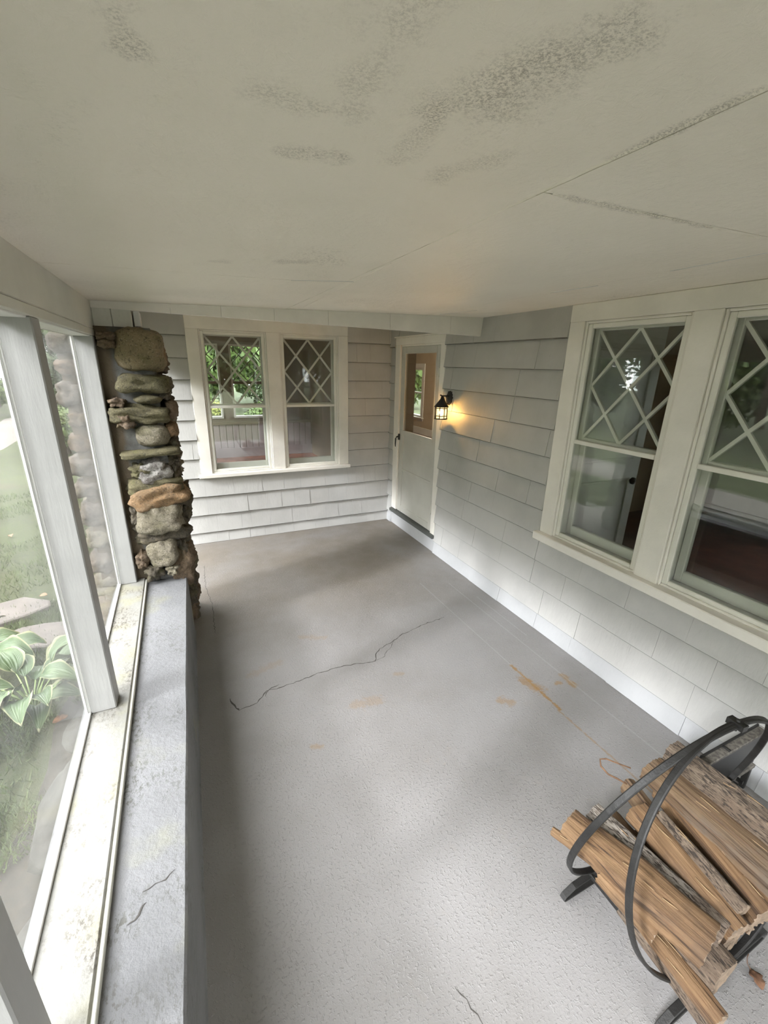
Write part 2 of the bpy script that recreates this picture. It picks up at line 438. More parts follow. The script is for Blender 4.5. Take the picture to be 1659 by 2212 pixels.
def lathe(name, prof, mat, parent=None, seg=20, loc=(0, 0, 0), smooth=True):
    bm = bmesh.new(); R = []
    for r, z in prof:
        R.append([bm.verts.new((loc[0]+max(r, 1e-4)*math.cos(2*math.pi*k/seg), loc[1]+max(r, 1e-4)*math.sin(2*math.pi*k/seg), loc[2]+z)) for k in range(seg)])
    for i in range(len(R)-1):
        for k in range(seg): bm.faces.new((R[i][k], R[i][(k+1) % seg], R[i+1][(k+1) % seg], R[i+1][k]))
    bm.faces.new(R[0][::-1]); bm.faces.new(R[-1])
    return link(name, to_mesh(bm, name, smooth), mat, parent)

# ------------------------------------------------------------------ layout numbers (metres)
W, B = 2.27, 4.697
YN = -1.6                       # near end of the porch behind the camera
XP = -0.377                     # inner face of posts and header
SILL, LEDGE, HB = 0.48, 0.45, 1.968
def zc(x): return 2.15 + 0.0272*(x + 0.377)
GZ = -0.35

# ------------------------------------------------------------------ floor
bm = bmesh.new()
add_box(bm, -0.62, W+0.02, YN, B+0.02, -0.30, 0.0)
floor = tag(link('floor', to_mesh(bm, 'floor'), 'floor'), kind='structure', label='grey painted concrete porch floor')
def ribbon(name, pts, w, z, mat, parent, jit=0.006, sub=14):
    bm = bmesh.new(); L = []
    for i in range(len(pts)-1):
        a, b = Vector((*pts[i], 0)), Vector((*pts[i+1], 0))
        n = max(2, int((b-a).length/0.02))
        for j in range(n): L.append(a.lerp(b, j/n))
    L.append(Vector((*pts[-1], 0)))
    prev = None
    for i, p in enumerate(L):
        q = L[min(i+1, len(L)-1)]-L[max(i-1, 0)]; nn = Vector((-q.y, q.x, 0)).normalized()
        o = nn*random.uniform(-jit, jit); ww = w*random.uniform(0.35, 1.4)*(0.25 if i in (0, len(L)-1) else 1)
        a = bm.verts.new((p+o+nn*ww/2)+Vector((0, 0, z))); b = bm.verts.new((p+o-nn*ww/2)+Vector((0, 0, z)))
        if prev: bm.faces.new((prev[0], a, b, prev[1]))
        prev = (a, b)
    r = bmesh.ops.extrude_face_region(bm, geom=bm.faces[:])
    for v in r['geom']:
        if isinstance(v, bmesh.types.BMVert): v.co.z -= 0.0006
    return link(name, to_mesh(bm, name), mat, parent)
ribbon('crack', [(0.107, 2.077), (0.21, 2.10), (0.28, 2.17), (0.316, 2.166), (0.48, 2.18), (0.644, 2.204), (0.80, 2.20), (0.982, 2.169), (1.03, 2.25), (1.107, 2.294), (1.20, 2.32), (1.289, 2.365), (1.45, 2.41), (1.693, 2.44)], 0.005, 0.0008, 'crack', floor)
ribbon('crack', [(0.07, 2.19), (0.085, 2.15), (0.10, 2.10), (0.107, 2.077)], 0.008, 0.0008, 'crack', floor)
ribbon('crack', [(0.98, 2.17), (1.06, 2.19), (1.16, 2.28), (1.20, 2.32)], 0.0025, 0.0008, 'crack', floor)
ribbon('crack', [(0.26, 2.13), (0.31, 2.19), (0.36, 2.19)], 0.004, 0.0008, 'crack', floor)
ribbon('crack', [(0.05, 2.9), (0.06, 3.3), (0.03, 3.7), (0.045, 4.1)], 0.003, 0.0008, 'crack', floor)
ribbon('crack', [(0.58, 0.62), (0.62, 0.50), (0.66, 0.42)], 0.003, 0.0008, 'crack', floor)

# ------------------------------------------------------------------ ceiling panels, roof
ceil = empty('ceiling'); tag(ceil, kind='structure', label='cream painted panel ceiling with mildew streaks')
def ceil_panel(x0, x1, y0, y1, dz=0.0):
    bm = bmesh.new(); g = 0.0012
    def edge(a, b):
        n = max(2, int((Vector(b)-Vector(a)).length/0.06)); out = []
        for j in range(n):
            p = Vector(a).lerp(Vector(b), j/n)
            if j: p += Vector((random.uniform(-1, 1), random.uniform(-1, 1), 0))*0.0012
            out.append(p)
        return out
    x0 += g; x1 -= g; y0 += g; y1 -= g
    P = edge((x0, y0, 0), (x1, y0, 0)) + edge((x1, y0, 0), (x1, y1, 0)) + edge((x1, y1, 0), (x0, y1, 0)) + edge((x0, y1, 0), (x0, y0, 0))
    lo = [bm.verts.new((p.x, p.y, zc(p.x)+dz)) for p in P]; hi = [bm.verts.new((p.x, p.y, zc(p.x)+dz+0.012)) for p in P]
    bm.faces.new(lo[::-1]); bm.faces.new(hi)
    for i in range(len(P)): bm.faces.new((lo[i], lo[(i+1) % len(P)], hi[(i+1) % len(P)], hi[i]))
    return link('panel', to_mesh(bm, 'panel'), 'ceiling', ceil)
for a in ((-0.50, 0.70, YN, 1.97), (-0.50, 0.70, 1.97, 3.06), (0.70, 1.72, YN, 0.785), (0.70, 1.72, 0.785, 3.06), (1.72, W+0.01, YN, 0.785), (1.72, W+0.01, 0.785, 3.06),
          (-0.50, 0.70, 3.06, B, 0.18), (0.70, W+0.01, 3.06, B, 0.18)):
    ceil_panel(*a)
def ceil_ribbon(pts, w, mat):
    bm = bmesh.new(); prev = None; L = []
    for i in range(len(pts)-1):
        a, b = Vector((*pts[i], 0)), Vector((*pts[i+1], 0)); n = max(2, int((b-a).length/0.025))
        L += [a.lerp(b, j/n) for j in range(n)]
    L.append(Vector((*pts[-1], 0)))
    for i, p in enumerate(L):
        q = L[min(i+1, len(L)-1)]-L[max(i-1, 0)]; nn = Vector((-q.y, q.x, 0)).normalized(); p = p + nn*random.uniform(-.0022, .0022)
        ww = w*random.uniform(0.3, 1.5)
        vs = [bm.verts.new((v.x, v.y, zc(v.x)-dz)) for v, dz in ((p+nn*ww, 0.0), (p, 0.0022), (p-nn*ww, 0.0))]
        if prev:
            bm.faces.new((prev[0], vs[0], vs[1], prev[1])); bm.faces.new((prev[1], vs[1], vs[2], prev[2]))
        prev = vs
    return link('paint_ridge', to_mesh(bm, 'paint_ridge'), mat, ceil)
ceil_ribbon([(0.694, -0.5), (0.692, 0.784)], 0.005, 'ceiling')
ceil_ribbon([(0.694, 0.8), (0.70, 1.2)], 0.003, 'ceiling')
ceil_ribbon([(0.71, 1.5), (0.73, 1.9), (0.775, 2.9)], 0.004, 'ceiling')
ceil_ribbon([(0.48, 1.968), (0.728, 1.894)], 0.003, 'chip')
ceil_ribbon([(0.72, 0.784), (1.48, 0.80)], 0.004, 'ceiling')
ceil_ribbon([(1.726, 1.80), (1.757, 1.55)], 0.004, 'chip')
ceil_ribbon([(1.722, 1.2), (1.69, 0.6)], 0.003, 'chip')
ceil_ribbon([(1.80, 2.95), (1.875, 2.6)], 0.003, 'chip')
bm = bmesh.new()
vs = add_box(bm, -0.72, W+0.3, YN-0.3, B+0.1, 0, 0.12)
for v in bm.verts: v.co.z += zc(v.co.x)+0.215
roof = tag(link('roof', to_mesh(bm, 'roof'), 'white'), kind='structure')

# ------------------------------------------------------------------ walls with openings
def wall_mesh(bm, u0, u1, z0, z1, y0, y1, holes):
    us = sorted({u0, u1, *[h[0] for h in holes], *[h[1] for h in holes]}); zs = sorted({z0, z1, *[h[2] for h in holes], *[h[3] for h in holes]})
    us = [u for u in us if u0 <= u <= u1]; zs = [z for z in zs if z0 <= z <= z1]
    for i in range(len(us)-1):
        for j in range(len(zs)-1):
            uc, zm = (us[i]+us[i+1])/2, (zs[j]+zs[j+1])/2
            if any(h[0] < uc < h[1] and h[2] < zm < h[3] for h in holes): continue
            add_box(bm, us[i], us[i+1], y0, y1, zs[j], zs[j+1])
RW = dict(loc=(W, 0, 0), rz=-math.pi/2)     # local x = -Y, local y = into the house
BW = dict(loc=(0, B, 0), rz=0.0)
R1 = (-2.0274, -1.4035, 0.757, 2.124)
R2 = (-1.272, -0.648, 0.757, 2.124)
DO = (-4.44, -3.62, 0.16, 2.055)
W1 = (0.2389, 0.8618, 0.752, 2.1326)
W2 = (0.9939, 1.6146, 0.752, 2.1326)
def mkwall(name, fr, u0, u1, holes, mat='siding', h=2.6, label=None):
    bm = bmesh.new(); wall_mesh(bm, u0, u1, -0.3, h, 0.0, 0.13, holes)
    o = link(name, to_mesh(bm, name), mat); o.location = fr['loc']; o.rotation_euler = (0, 0, fr['rz'])
    return tag(o, kind='structure', label=label)
wall_right = mkwall('wall_right', RW, -B-0.13, 1.9, [R1, R2, DO], label='grey shingled house wall with windows and the storm door')
wall_back = mkwall('wall_back', BW, -0.62, W+0.0, [W1, W2], label='grey shingled wall with paired diamond-pane windows')

# shingles
def unit_wedge():
    bm = bmesh.new()
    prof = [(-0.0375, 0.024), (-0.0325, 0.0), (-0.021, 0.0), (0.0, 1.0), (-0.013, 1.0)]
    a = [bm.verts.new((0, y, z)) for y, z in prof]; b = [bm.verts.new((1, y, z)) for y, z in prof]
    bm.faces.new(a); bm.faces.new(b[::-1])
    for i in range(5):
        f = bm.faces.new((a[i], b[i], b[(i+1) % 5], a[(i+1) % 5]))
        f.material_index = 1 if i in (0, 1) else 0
    return to_mesh(bm, 'shingle')
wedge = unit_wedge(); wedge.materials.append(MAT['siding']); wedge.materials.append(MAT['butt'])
wedge2 = unit_wedge(); wedge2.materials.append(MAT['skirt']); wedge2.materials.append(MAT['skirt'])
def shingle_wall(wall, courses, ua, ub, rects, wmin, wmax, me, top):
    rnd = random.Random(len(courses)*31+int(ub*10))
    for ci in range(len(courses)):
        z0 = courses[ci]; z1 = (courses[ci+1] if ci+1 < len(courses) else top)
        u = ua - rnd.random()*wmin
        while u < ub:
            w_ = rnd.uniform(wmin, wmax)
            a, b = max(u, ua), min(u+w_, ub); u += w_
            if b-a < 0.012: continue
            pieces = [(a, b, z0, z1)]
            for r in rects:
                new = []
                for (p, q, s, t) in pieces:
                    if q <= r[0] or p >= r[1] or t <= r[2] or s >= r[3]: new.append((p, q, s, t)); continue
                    if p < r[0]: new.append((p, r[0], s, t))
                    if q > r[1]: new.append((r[1], q, s, t))
                    if s < r[2]-0.02: new.append((max(p, r[0]), min(q, r[1]), s, r[2]))
                    if t > r[3]+0.02: new.append((max(p, r[0]), min(q, r[1]), r[3], t))
                pieces = new
            for (p, q, s, t) in pieces:
                if q-p < 0.012: continue
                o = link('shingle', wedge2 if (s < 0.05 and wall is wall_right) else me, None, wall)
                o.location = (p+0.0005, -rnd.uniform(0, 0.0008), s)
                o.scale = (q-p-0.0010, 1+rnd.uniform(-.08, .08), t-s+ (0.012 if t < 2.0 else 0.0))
RC = [0.0, 0.132, 0.335, 0.528, 0.718, 0.905, 1.09, 1.28, 1.467, 1.656, 1.845, 2.035]
CAS_R = (-2.137, -0.538, 0.70, 2.4)
CAS_D = (-4.5523, -3.5386, -0.1, 2.131)
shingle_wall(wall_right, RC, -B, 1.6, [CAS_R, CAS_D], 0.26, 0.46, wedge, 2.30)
BC = [0.0, 0.115, 0.31, 0.512, 0.712, 0.907, 1.10, 1.294, 1.487, 1.676, 1.87, 2.068]
CAS_B = (0.128, 1.7236, 0.715, 2.4)
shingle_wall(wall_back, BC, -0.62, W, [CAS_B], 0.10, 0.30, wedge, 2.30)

# window casings
def casing(name, fr, o0, o1, wins, zb, sillz, ztop, label):
    e = empty(name, fr['loc'], fr['rz']); tag(e, kind='structure', label=label)
    y0 = -0.032
    edges = [o0] + [x for w_ in wins for x in (w_[0], w_[1])] + [o1]
    for i in range(0, len(edges), 2):
        box('casing_board', edges[i], edges[i+1], y0, 0.0, sillz, wins[0][3], 'trim', e)
    box('head_board', o0, o1, y0-0.001, 0.0, wins[0][3], ztop, 'trim', e)
    box('sill_board', o0-0.02, o1+0.012, -0.075, 0.02, zb, sillz, 'trim', e, 0.005)
    return e
casing('trim_1', RW, -2.137, -0.538, [R1, R2], 0.70, 0.757, 2.2205, 'cream wooden casing around the paired windows beside the firewood')
casing('trim_2', BW, 0.128, 1.7236, [W1, W2], 0.715, 0.752, 2.31, 'cream wooden casing around the paired windows on the far wall')

def bar_uz(name, p, q, w, y0, y1, mat, parent):
    d = Vector((q[0]-p[0], 0, q[1]-p[1])); n = Vector((-d.z, 0, d.x)).normalized()*w/2
    return prism(name, [(p[0]+n.x, p[1]+n.z), (p[0]-n.x, p[1]-n.z), (q[0]-n.x, q[1]-n.z), (q[0]+n.x, q[1]+n.z)], y0, y1, mat, parent)
def window(name, fr, w_, label, diamonds=True):
    u0, u1, z0, z1 = w_
    e = empty(name, fr['loc'], fr['rz']); tag(e, kind='structure', label=label)
    zr = 1.42
    ring('window_frame', u0, u1, z0, z1, 0.014, 0.014, 0.012, 0.014, -0.020, 0.125, 'trim', e, 0.004)
    ring('storm_frame', u0+0.014, u1-0.014, z0+0.012, z1-0.014, 0.030, 0.030, 0.026, 0.028, -0.010, 0.016, 'storm', e, 0.004)
    box('storm_rail', u0+0.044, u1-0.044, -0.012, 0.012, zr-0.014, zr+0.012, 'storm', e)
    g0, g1 = u0+0.042, u1-0.042
    box('storm_pane', g0, g1, 0.001, 0.003, z0+0.036, zr-0.012, 'storm_glass', e, 0)
    box('storm_pane', g0, g1, 0.005, 0.007, zr+0.010, z1-0.040, 'storm_glass', e, 0)
    a0, a1 = u0+0.018, u1-0.018
    # upper sash with the diamond lattice
    sz0, sz1 = zr-0.012, z1-0.016
    up_ = ring('upper_sash', a0, a1, sz0, sz1, 0.036, 0.036, 0.036, 0.036, 0.045, 0.075, 'trim', e, 0.004)
    q0, q1, r0, r1 = a0+0.034, a1-0.034, sz0+0.034, sz1-0.034
    P = lambda s, t: (q0+(q1-q0)*s, r1-(r1-r0)*t)
    for s, t in (((0, 0), (1, 1)), ((0, .5), (.5, 1)), ((.5, 0), (1, .5)), ((1, 0), (0, 1)), ((1, .5), (.5, 1)), ((.5, 0), (0, .5))):
        k = 0.0004*random.random()
        bar_uz('muntin', P(*s), P(*t), 0.017, 0.050+k, 0.068+k, 'trim', up_)
    for pane in (((.5, 0), (.75, .25), (.5, .5), (.25, .25)), ((.25, .25), (.5, .5), (.25, .75), (0, .5)), ((.75, .25), (1, .5), (.75, .75), (.5, .5)), ((.5, .5), (.75, .75), (.5, 1), (.25, .75)),
                 ((0, 0), (.5, 0), (.25, .25)), ((.5, 0), (1, 0), (.75, .25)), ((0, 1), (.25, .75), (.5, 1)), ((.5, 1), (.75, .75), (1, 1)),
                 ((0, 0), (.25, .25), (0, .5)), ((0, .5), (.25, .75), (0, 1)), ((1, 0), (1, .5), (.75, .25)), ((1, .5), (1, 1), (.75, .75))):
        prism('pane', [P(*p) for p in pane], 0.058, 0.060, 'glass', up_)
    lo_ = ring('lower_sash', a0, a1, z0+0.016, zr+0.020, 0.040, 0.040, 0.065, 0.034, 0.082, 0.112, 'trim', e, 0.004)
    box('pane', a0+0.038, a1-0.038, 0.096, 0.098, z0+0.078, zr-0.012, 'glass', lo_, 0)
    return e
window('window_1', RW, R1, 'diamond-pane double-hung window on the side wall nearer the lantern')
window('window_2', RW, R2, 'diamond-pane double-hung window on the side wall above the firewood, cut by the picture edge')
window('window_3', BW, W1, 'diamond-pane window on the far wall beside the stone pillar, garden seen through')
window('window_4', BW, W2, 'diamond-pane window on the far wall nearer the door, dark inside')

# ------------------------------------------------------------------ storm door
dr = empty('door_1', RW['loc'], RW['rz']); tag(dr, kind='structure', label='cream storm door with upper glass and two lower panels')
cs = empty('trim_3', RW['loc'], RW['rz']); tag(cs, kind='structure', label='cream casing and threshold of the storm door')
box('casing_board', -4.5523, -4.44, -0.028, 0.0, 0.20, 2.06, 'trim', cs)
box('casing_board', -3.62, -3.5386, -0.028, 0.0, 0.17, 2.06, 'trim', cs)
box('head_board', -4.5523, -3.5386, -0.029, 0.0, 2.06, 2.131, 'trim', cs)
box('head_board', -4.565, -3.5286, -0.045, 0.0, 2.131, 2.145, 'trim', cs)
box('stop_moulding', -4.44, -3.62, -0.012, 0.02, 2.043, 2.06, 'trim', cs)
for ju in (-4.44, -3.635):
    box('jamb', ju, ju+0.015, -0.005, 0.02, 0.2, 2.045, 'trim', cs)
    box('inner_jamb', ju, ju+0.015, 0.02, 0.16, 0.2, 2.045, 'brown_wall', cs)
box('threshold', -4.545, -3.525, -0.062, 0.13, 0.160, 0.196, 'threshold', cs, 0.006)
box('riser_board', -4.60, -3.535, -0.022, 0.0, 0.0, 0.160, 'skirt', cs)
d0, d1 = -4.424, -3.636
box('stile', d0, d0+0.085, -0.014, 0.016, 0.20, 2.042, 'door', dr)
box('stile', d1-0.065, d1, -0.014, 0.016, 0.20, 2.042, 'door', dr)
box('top_rail', d0+0.085, d1-0.065, -0.013, 0.016, 1.98, 2.042, 'door', dr)
box('lock_rail', d0+0.085, d1-0.065, -0.013, 0.016, 1.105, 1.157, 'door', dr)
box('mid_rail', d0+0.085, d1-0.065, -0.013, 0.016, 0.695, 0.725, 'door', dr)
box('bottom_rail', d0+0.085, d1-0.065, -0.013, 0.016, 0.20, 0.275, 'door', dr)
box('panel', d0+0.080, d1-0.060, -0.004, 0.010, 0.72, 1.11, 'door', dr, 0)
box('panel', d0+0.080, d1-0.060, -0.004, 0.010, 0.27, 0.70, 'door', dr, 0)
box('storm_pane', d0+0.080, d1-0.060, 0.000, 0.003, 1.152, 1.985, 'storm_glass', dr, 0)
ring('glazing_bead', d0+0.083, d1-0.063, 1.155, 1.982, 0.010, 0.010, 0.010, 0.010, -0.019, -0.002, 'door', dr, 0.002)
hd = box('door_handle', d0-0.006, d0+0.020, -0.032, -0.012, 1.045, 1.115, 'black', dr, 0.005)
tube('lever', [(d0+0.008, -0.030, 1.085), (d0+0.010, -0.055, 1.08), (d0-0.006, -0.058, 1.06), (d0-0.014, -0.056, 1.00), (d0-0.014, -0.054, 0.965)], [0.009, 0.009, 0.009, 0.007, 0.005], 'black', hd)
for z0 in (1.755, 0.396):
    hg = box('hinge', d1-0.012, d1+0.022, -0.020, -0.012, z0, z0+0.085, 'storm', dr, 0.002)
    tube('hinge_pin', [(d1+0.003, -0.024, z0), (d1+0.003, -0.024, z0+0.085)], 0.005, 'storm', hg)

# ------------------------------------------------------------------ left side: knee wall, sill, posts, header
bm = bmesh.new()
prof = [(-0.58, GZ-0.1), (-0.56, LEDGE-0.04), (-0.50, LEDGE)]
ys = [YN + (2.98-YN)*i/24 for i in range(25)]
prev = None
for y in ys:
    xi = -0.155 + (y-0.2)*0.027
    rnd = random.uniform(-0.0025, 0.0025)
    pts = [(-0.60, -0.45), (-0.52, LEDGE-0.03), (-0.50, LEDGE), (xi-0.006+rnd, LEDGE+0.001), (xi+rnd, LEDGE-0.007), (xi+0.002, 0.02), (xi+0.012, -0.02), (xi, -0.2)]
    vs = [bm.verts.new((p[0], y, p[1])) for p in pts]
    if prev:
        for i in range(len(vs)): bm.faces.new((prev[i], prev[(i+1) % len(vs)], vs[(i+1) % len(vs)], vs[i]))
    else: bm.faces.new(vs)
    prev = vs
bm.faces.new(prev[::-1])
knee = tag(link('wall_left', to_mesh(bm, 'wall_left'), 'ledge'), kind='structure', label='low stucco wall with a broad whitewashed ledge')
tr4 = empty('trim_4'); tag(tr4, kind='structure', label='white painted wooden window sill with mildew spots along the low wall')
box('sill_board', -0.468, -0.333, YN, 2.985, LEDGE-0.005, SILL, 'sill', tr4, 0.004)
box('sill_apron', -0.336, -0.322, YN, 2.975, LEDGE-0.004, SILL-0.008, 'header', tr4, 0.002)
box('glazing_stop', -0.482, -0.466, YN, 2.93, LEDGE-0.005, SILL+0.012, 'white', tr4, 0.002)
tr5 = empty('trim_5'); tag(tr5, kind='structure', label='grey painted header beam above the porch openings')
box('header_board', -0.50, XP, YN, 3.41, 2.003, 2.18, 'header', tr5)
box('head_jamb', -0.50, XP+0.0015, YN, 3.03, HB, 2.0015, 'header', tr5)
box('soffit_strip', -0.478, XP-0.012, YN, 2.93, HB-0.006, HB+0.01, 'white', tr5, 0.002)
for i, (y0, y1) in enumerate(((-1.60, -1.51), (-0.47, -0.38), (0.638, 0.72), (1.753, 1.845), (2.93, 2.99))):
    t = empty('trim_%d' % (6+i)); tag(t, kind='structure', label=['white porch post behind the camera', 'white porch post behind the camera', 'white porch post at the lower picture corner', 'white painted porch post standing mid-way on the sill', 'white painted post against the stone pillar'][i])
    box('post', -0.466, XP, y0, y1, SILL, HB, 'post', t, 0.004)
    box('post_stop', -0.484, -0.466, y0+0.002, y1-0.002, SILL, HB, 'white', t, 0.002)
for i, (y0, y1) in enumerate(((-1.51, -0.47), (-0.38, 0.638), (0.72, 1.753), (1.845, 2.93))):
    t = empty('window_%d' % (5+i)); tag(t, kind='structure', label=['hazy clear plastic porch window behind the camera', 'hazy clear plastic porch window level with the camera', 'hazy clear plastic porch window in the nearer bay', 'hazy clear plastic porch window in the bay by the stone pillar'][i])
    box('pane', -0.478, -0.4765, y0-0.005, y1+0.005, SILL, HB, 'plastic', t, 0)
    ring('pane_strip', y0, y1, SILL, HB, 0.008, 0.008, 0.008, 0.008, 0.475, 0.482, 'white', t, 0).rotation_euler = (0, 0, math.pi/2)
# near end of the porch, unseen; wall and doorway shaped to limit the light
b = bmesh.new(); wall_mesh(b, -0.55, W, -0.3, 2.3, YN-0.13, YN, [(0.55, 1.75, 0.0, 2.02)])
link('wall_front', to_mesh(b, 'wall_front'), 'siding')['kind'] = 'structure'
bpy.data.objects['wall_front']['label'] = 'shingled porch end wall behind the camera, doorway sized to hold back light'

ribbon('crack', [(-0.247, 0.987), (-0.215, 0.997), (-0.19, 0.999), (-0.165, 1.013)], 0.003, LEDGE+0.0022, 'crack', knee, 0.003)
ribbon('crack', [(-0.28, 0.92), (-0.262, 0.926), (-0.248, 0.944), (-0.237, 0.958)], 0.004, LEDGE+0.0022, 'crack', knee, 0.003)
# dropped beam across the porch
bm_ = empty('trim_11'); tag(bm_, kind='structure', label='cream boxed beam crossing under the ceiling in front of the door')
bm = bmesh.new()
segs = [-0.377, 0.02, 0.30, 0.62, 0.98, 1.44, 1.95, W-0.003]
for i in range(len(segs)-1):
    b2 = bmesh.new()
    x0, x1 = segs[i]+0.0008, segs[i+1]-0.0008
    zb = lambda x: 2.113-0.0108*(x+0.337)
    v = [b2.verts.new(p) for p in ((x0, 3.03, zb(x0)), (x1, 3.03, zb(x1)), (x1, 3.062, zb(x1)), (x0, 3.062, zb(x0)), (x0, 3.03, zc(x0)-0.0005), (x1, 3.03, zc(x1)-0.0005), (x1, 3.062, zc(x1)-0.0005), (x0, 3.062, zc(x0)-0.0005))]
    for f in ((0, 3, 2, 1), (4, 5, 6, 7), (0, 1, 5, 4), (1, 2, 6, 5), (2, 3, 7, 6), (3, 0, 4, 7)): b2.faces.new([v[j] for j in f])
    link('beam_board', to_mesh(b2, 'beam_board'), 'trim', bm_)
bm.free()
box('closure_board', -0.50, W-0.003, 3.064, 3.09, 2.14, 2.40, 'trim', bm_)
# blocks on top of the pillar, opening header beyond it
t12 = empty('trim_12'); tag(t12, kind='structure', label='grey bearing blocks on top of the stone pillar')
box('block', -0.376, -0.285, 3.035, 3.40, 2.0, 2.118, 'header', t12)
box('block', -0.283, -0.185, 3.032, 3.40, 2.0, 2.118, 'header', t12)
box('block', -0.178, -0.145, 3.07, 3.2, 2.03, 2.112, 'white', t12)
t13 = empty('trim_13'); tag(t13, kind='structure', label='grey header over the open doorway bay beyond the pillar')
box('header_board', -0.50, XP, 3.40, B, 2.0, 2.40, 'header', t13)

# ------------------------------------------------------------------ stone pillar
pillar = empty('stone_pillar', (-0.30, 3.2, 0)); tag(pillar, 'rough fieldstone pillar of mossy boulders rising from the porch ledge', 'pillar')
PO = Vector((-0.30, 3.2, 0))
bm = bmesh.new()
bmesh.ops.create_grid(bm, x_segments=1, y_segments=1, size=0.5)
bm.clear()
nx, nz, ny = 10, 50, 8
def core_pt(x, y, z):
    n = mnoise.noise(Vector((x*9, y*9, z*7)))*0.014 + mnoise.noise(Vector((x*30, y*30, z*26)))*0.006
    d = Vector((x+0.30, y-3.2, 0)); d.normalize()
    return Vector((x, y, z)) + d*n
per = []
x0, x1, y0, y1 = -0.565, -0.10, 2.998, 3.42
for i in range(10): per.append((x0+(x1-x0)*i/10, y0))
for i in range(10): per.append((x1, y0+(y1-y0)*i/10))
for i in range(10): per.append((x1-(x1-x0)*i/10, y1))
for i in range(10): per.append((x0, y1-(y1-y0)*i/10))
prev = None
for j in range(nz+1):
    z = -0.40 + 2.42*j/nz
    tp = 1.0 + 0.10*max(0, (0.9-z))/1.3
    rg = [bm.verts.new(core_pt(-0.315+(p[0]+0.315)*tp, 3.2+(p[1]-3.2)*(1.0 if p[1] < 3.2 else tp), z)-PO) for p in per]
    if prev:
        for i in range(len(rg)): bm.faces.new((prev[i], prev[(i+1) % len(rg)], rg[(i+1) % len(rg)], rg[i]))
    else: bm.faces.new(rg[::-1])
    prev = rg
bm.faces.new(prev)
core = link('mortar_core', to_mesh(bm, 'mortar_core', True), 'mortar', pillar)
def stone(x, z, w, h, mat, y=2.985, d=0.16, ang=0.0, blocky=0.6, seed=None, rough=0.10, turn=0.0):
    """one fieldstone: a rounded block pushed about by noise"""
    rnd = seed if seed is not None else random.random()*100
    if blocky >= 0.5 and seed is None: rough *= 1.7
    b = bmesh.new(); bmesh.ops.create_icosphere(b, subdivisions=4, radius=1)
    for v in b.verts:
        c = v.co.copy()
        p = 2.0 + blocky*4
        L = (abs(c.x)**p+abs(c.y)**p+abs(c.z)**p)**(1/p)
        c /= L
        n = mnoise.noise(c*1.5+Vector((rnd, 0, 0)))*rough*2.2 + mnoise.noise(c*4+Vector((0, rnd, 0)))*rough*0.9 + mnoise.noise(c*10+Vector((0, 0, rnd)))*rough*0.55 + mnoise.noise(c*22+Vector((0, 0, rnd)))*0.03
        base = Vector((c.x*w/2, c.y*d/2, c.z*h/2))
        c = base + c.normalized()*n*min(w, h, d)*0.62
        v.co = Matrix.Rotation(turn, 3, 'Z') @ Matrix.Rotation(ang, 3, 'Y') @ c
    me = to_mesh(b, 'stone', True)
    o = link('stone', me, mat, pillar); o.location = Vector((x, y, z))-PO
    return o
stone(-0.169, 1.902, 0.260, 0.230, 'st_tan', y=3.06, d=0.3, blocky=0.45, rough=0.06, seed=3.1, ang=0.05)
stone(-0.317, 1.968, 0.093, 0.042, 'st_brown', y=2.985, rough=0.12)
stone(-0.323, 1.927, 0.088, 0.044, 'st_brown', y=2.985, rough=0.14)
stone(-0.057, 1.870, 0.041, 0.113, 'st_orange', y=3.14, d=0.2)
stone(-0.173, 1.713, 0.274, 0.110, 'st_olive', y=3.04, d=0.24, blocky=0.8, rough=0.09)
stone(-0.161, 1.628, 0.152, 0.050, 'st_olive', y=2.985, rough=0.08, blocky=0.1)
stone(-0.068, 1.652, 0.057, 0.060, 'st_dark', y=3.06)
stone(-0.213, 1.543, 0.305, 0.089, 'st_olive', y=2.985, blocky=0.7, rough=0.13, ang=0.04)
stone(-0.046, 1.560, 0.081, 0.123, 'st_brown', y=3.1, d=0.26, blocky=0.1)
stone(-0.317, 1.613, 0.081, 0.042, 'st_brown', y=2.985, rough=0.2)
stone(-0.297, 1.502, 0.105, 0.082, 'st_brown', y=2.985, rough=0.16)
stone(-0.163, 1.417, 0.182, 0.136, 'st_grey', y=2.985, blocky=0.15, rough=0.06)
stone(-0.059, 1.434, 0.072, 0.092, 'st_orange', y=3.1, d=0.24, blocky=0.3)
stone(-0.075, 1.360, 0.074, 0.067, 'st_dark', y=3.08, rough=0.2)
stone(-0.185, 1.314, 0.320, 0.044, 'st_olive', y=2.985, blocky=0.8, rough=0.12, ang=-0.05, d=0.2)
stone(-0.070, 1.249, 0.072, 0.069, 'st_dark', y=3.08, rough=0.2)
stone(-0.084, 1.169, 0.079, 0.099, 'st_dark', y=3.08, rough=0.22)
stone(-0.256, 1.211, 0.107, 0.070, 'st_olive', y=2.985, rough=0.15)
stone(-0.186, 1.192, 0.176, 0.141, 'st_quartz', y=2.985, blocky=0.3, rough=0.18, ang=-0.15)
stone(-0.193, 1.105, 0.306, 0.082, 'st_olive', y=2.985, blocky=0.7, rough=0.14)
stone(-0.175, 1.045, 0.314, 0.132, 'st_orange', y=2.985, blocky=0.7, rough=0.14, ang=-0.13, d=0.22)
stone(-0.064, 1.001, 0.107, 0.140, 'st_dark', y=3.1, d=0.26, rough=0.16)
stone(-0.187, 0.898, 0.254, 0.199, 'st_grey', y=2.985, blocky=0.5, rough=0.07, d=0.24, ang=-0.05)
stone(-0.048, 0.896, 0.070, 0.106, 'st_dark', y=3.08, rough=0.2)
stone(-0.320, 0.923, 0.060, 0.108, 'st_dark', y=2.985, rough=0.14)
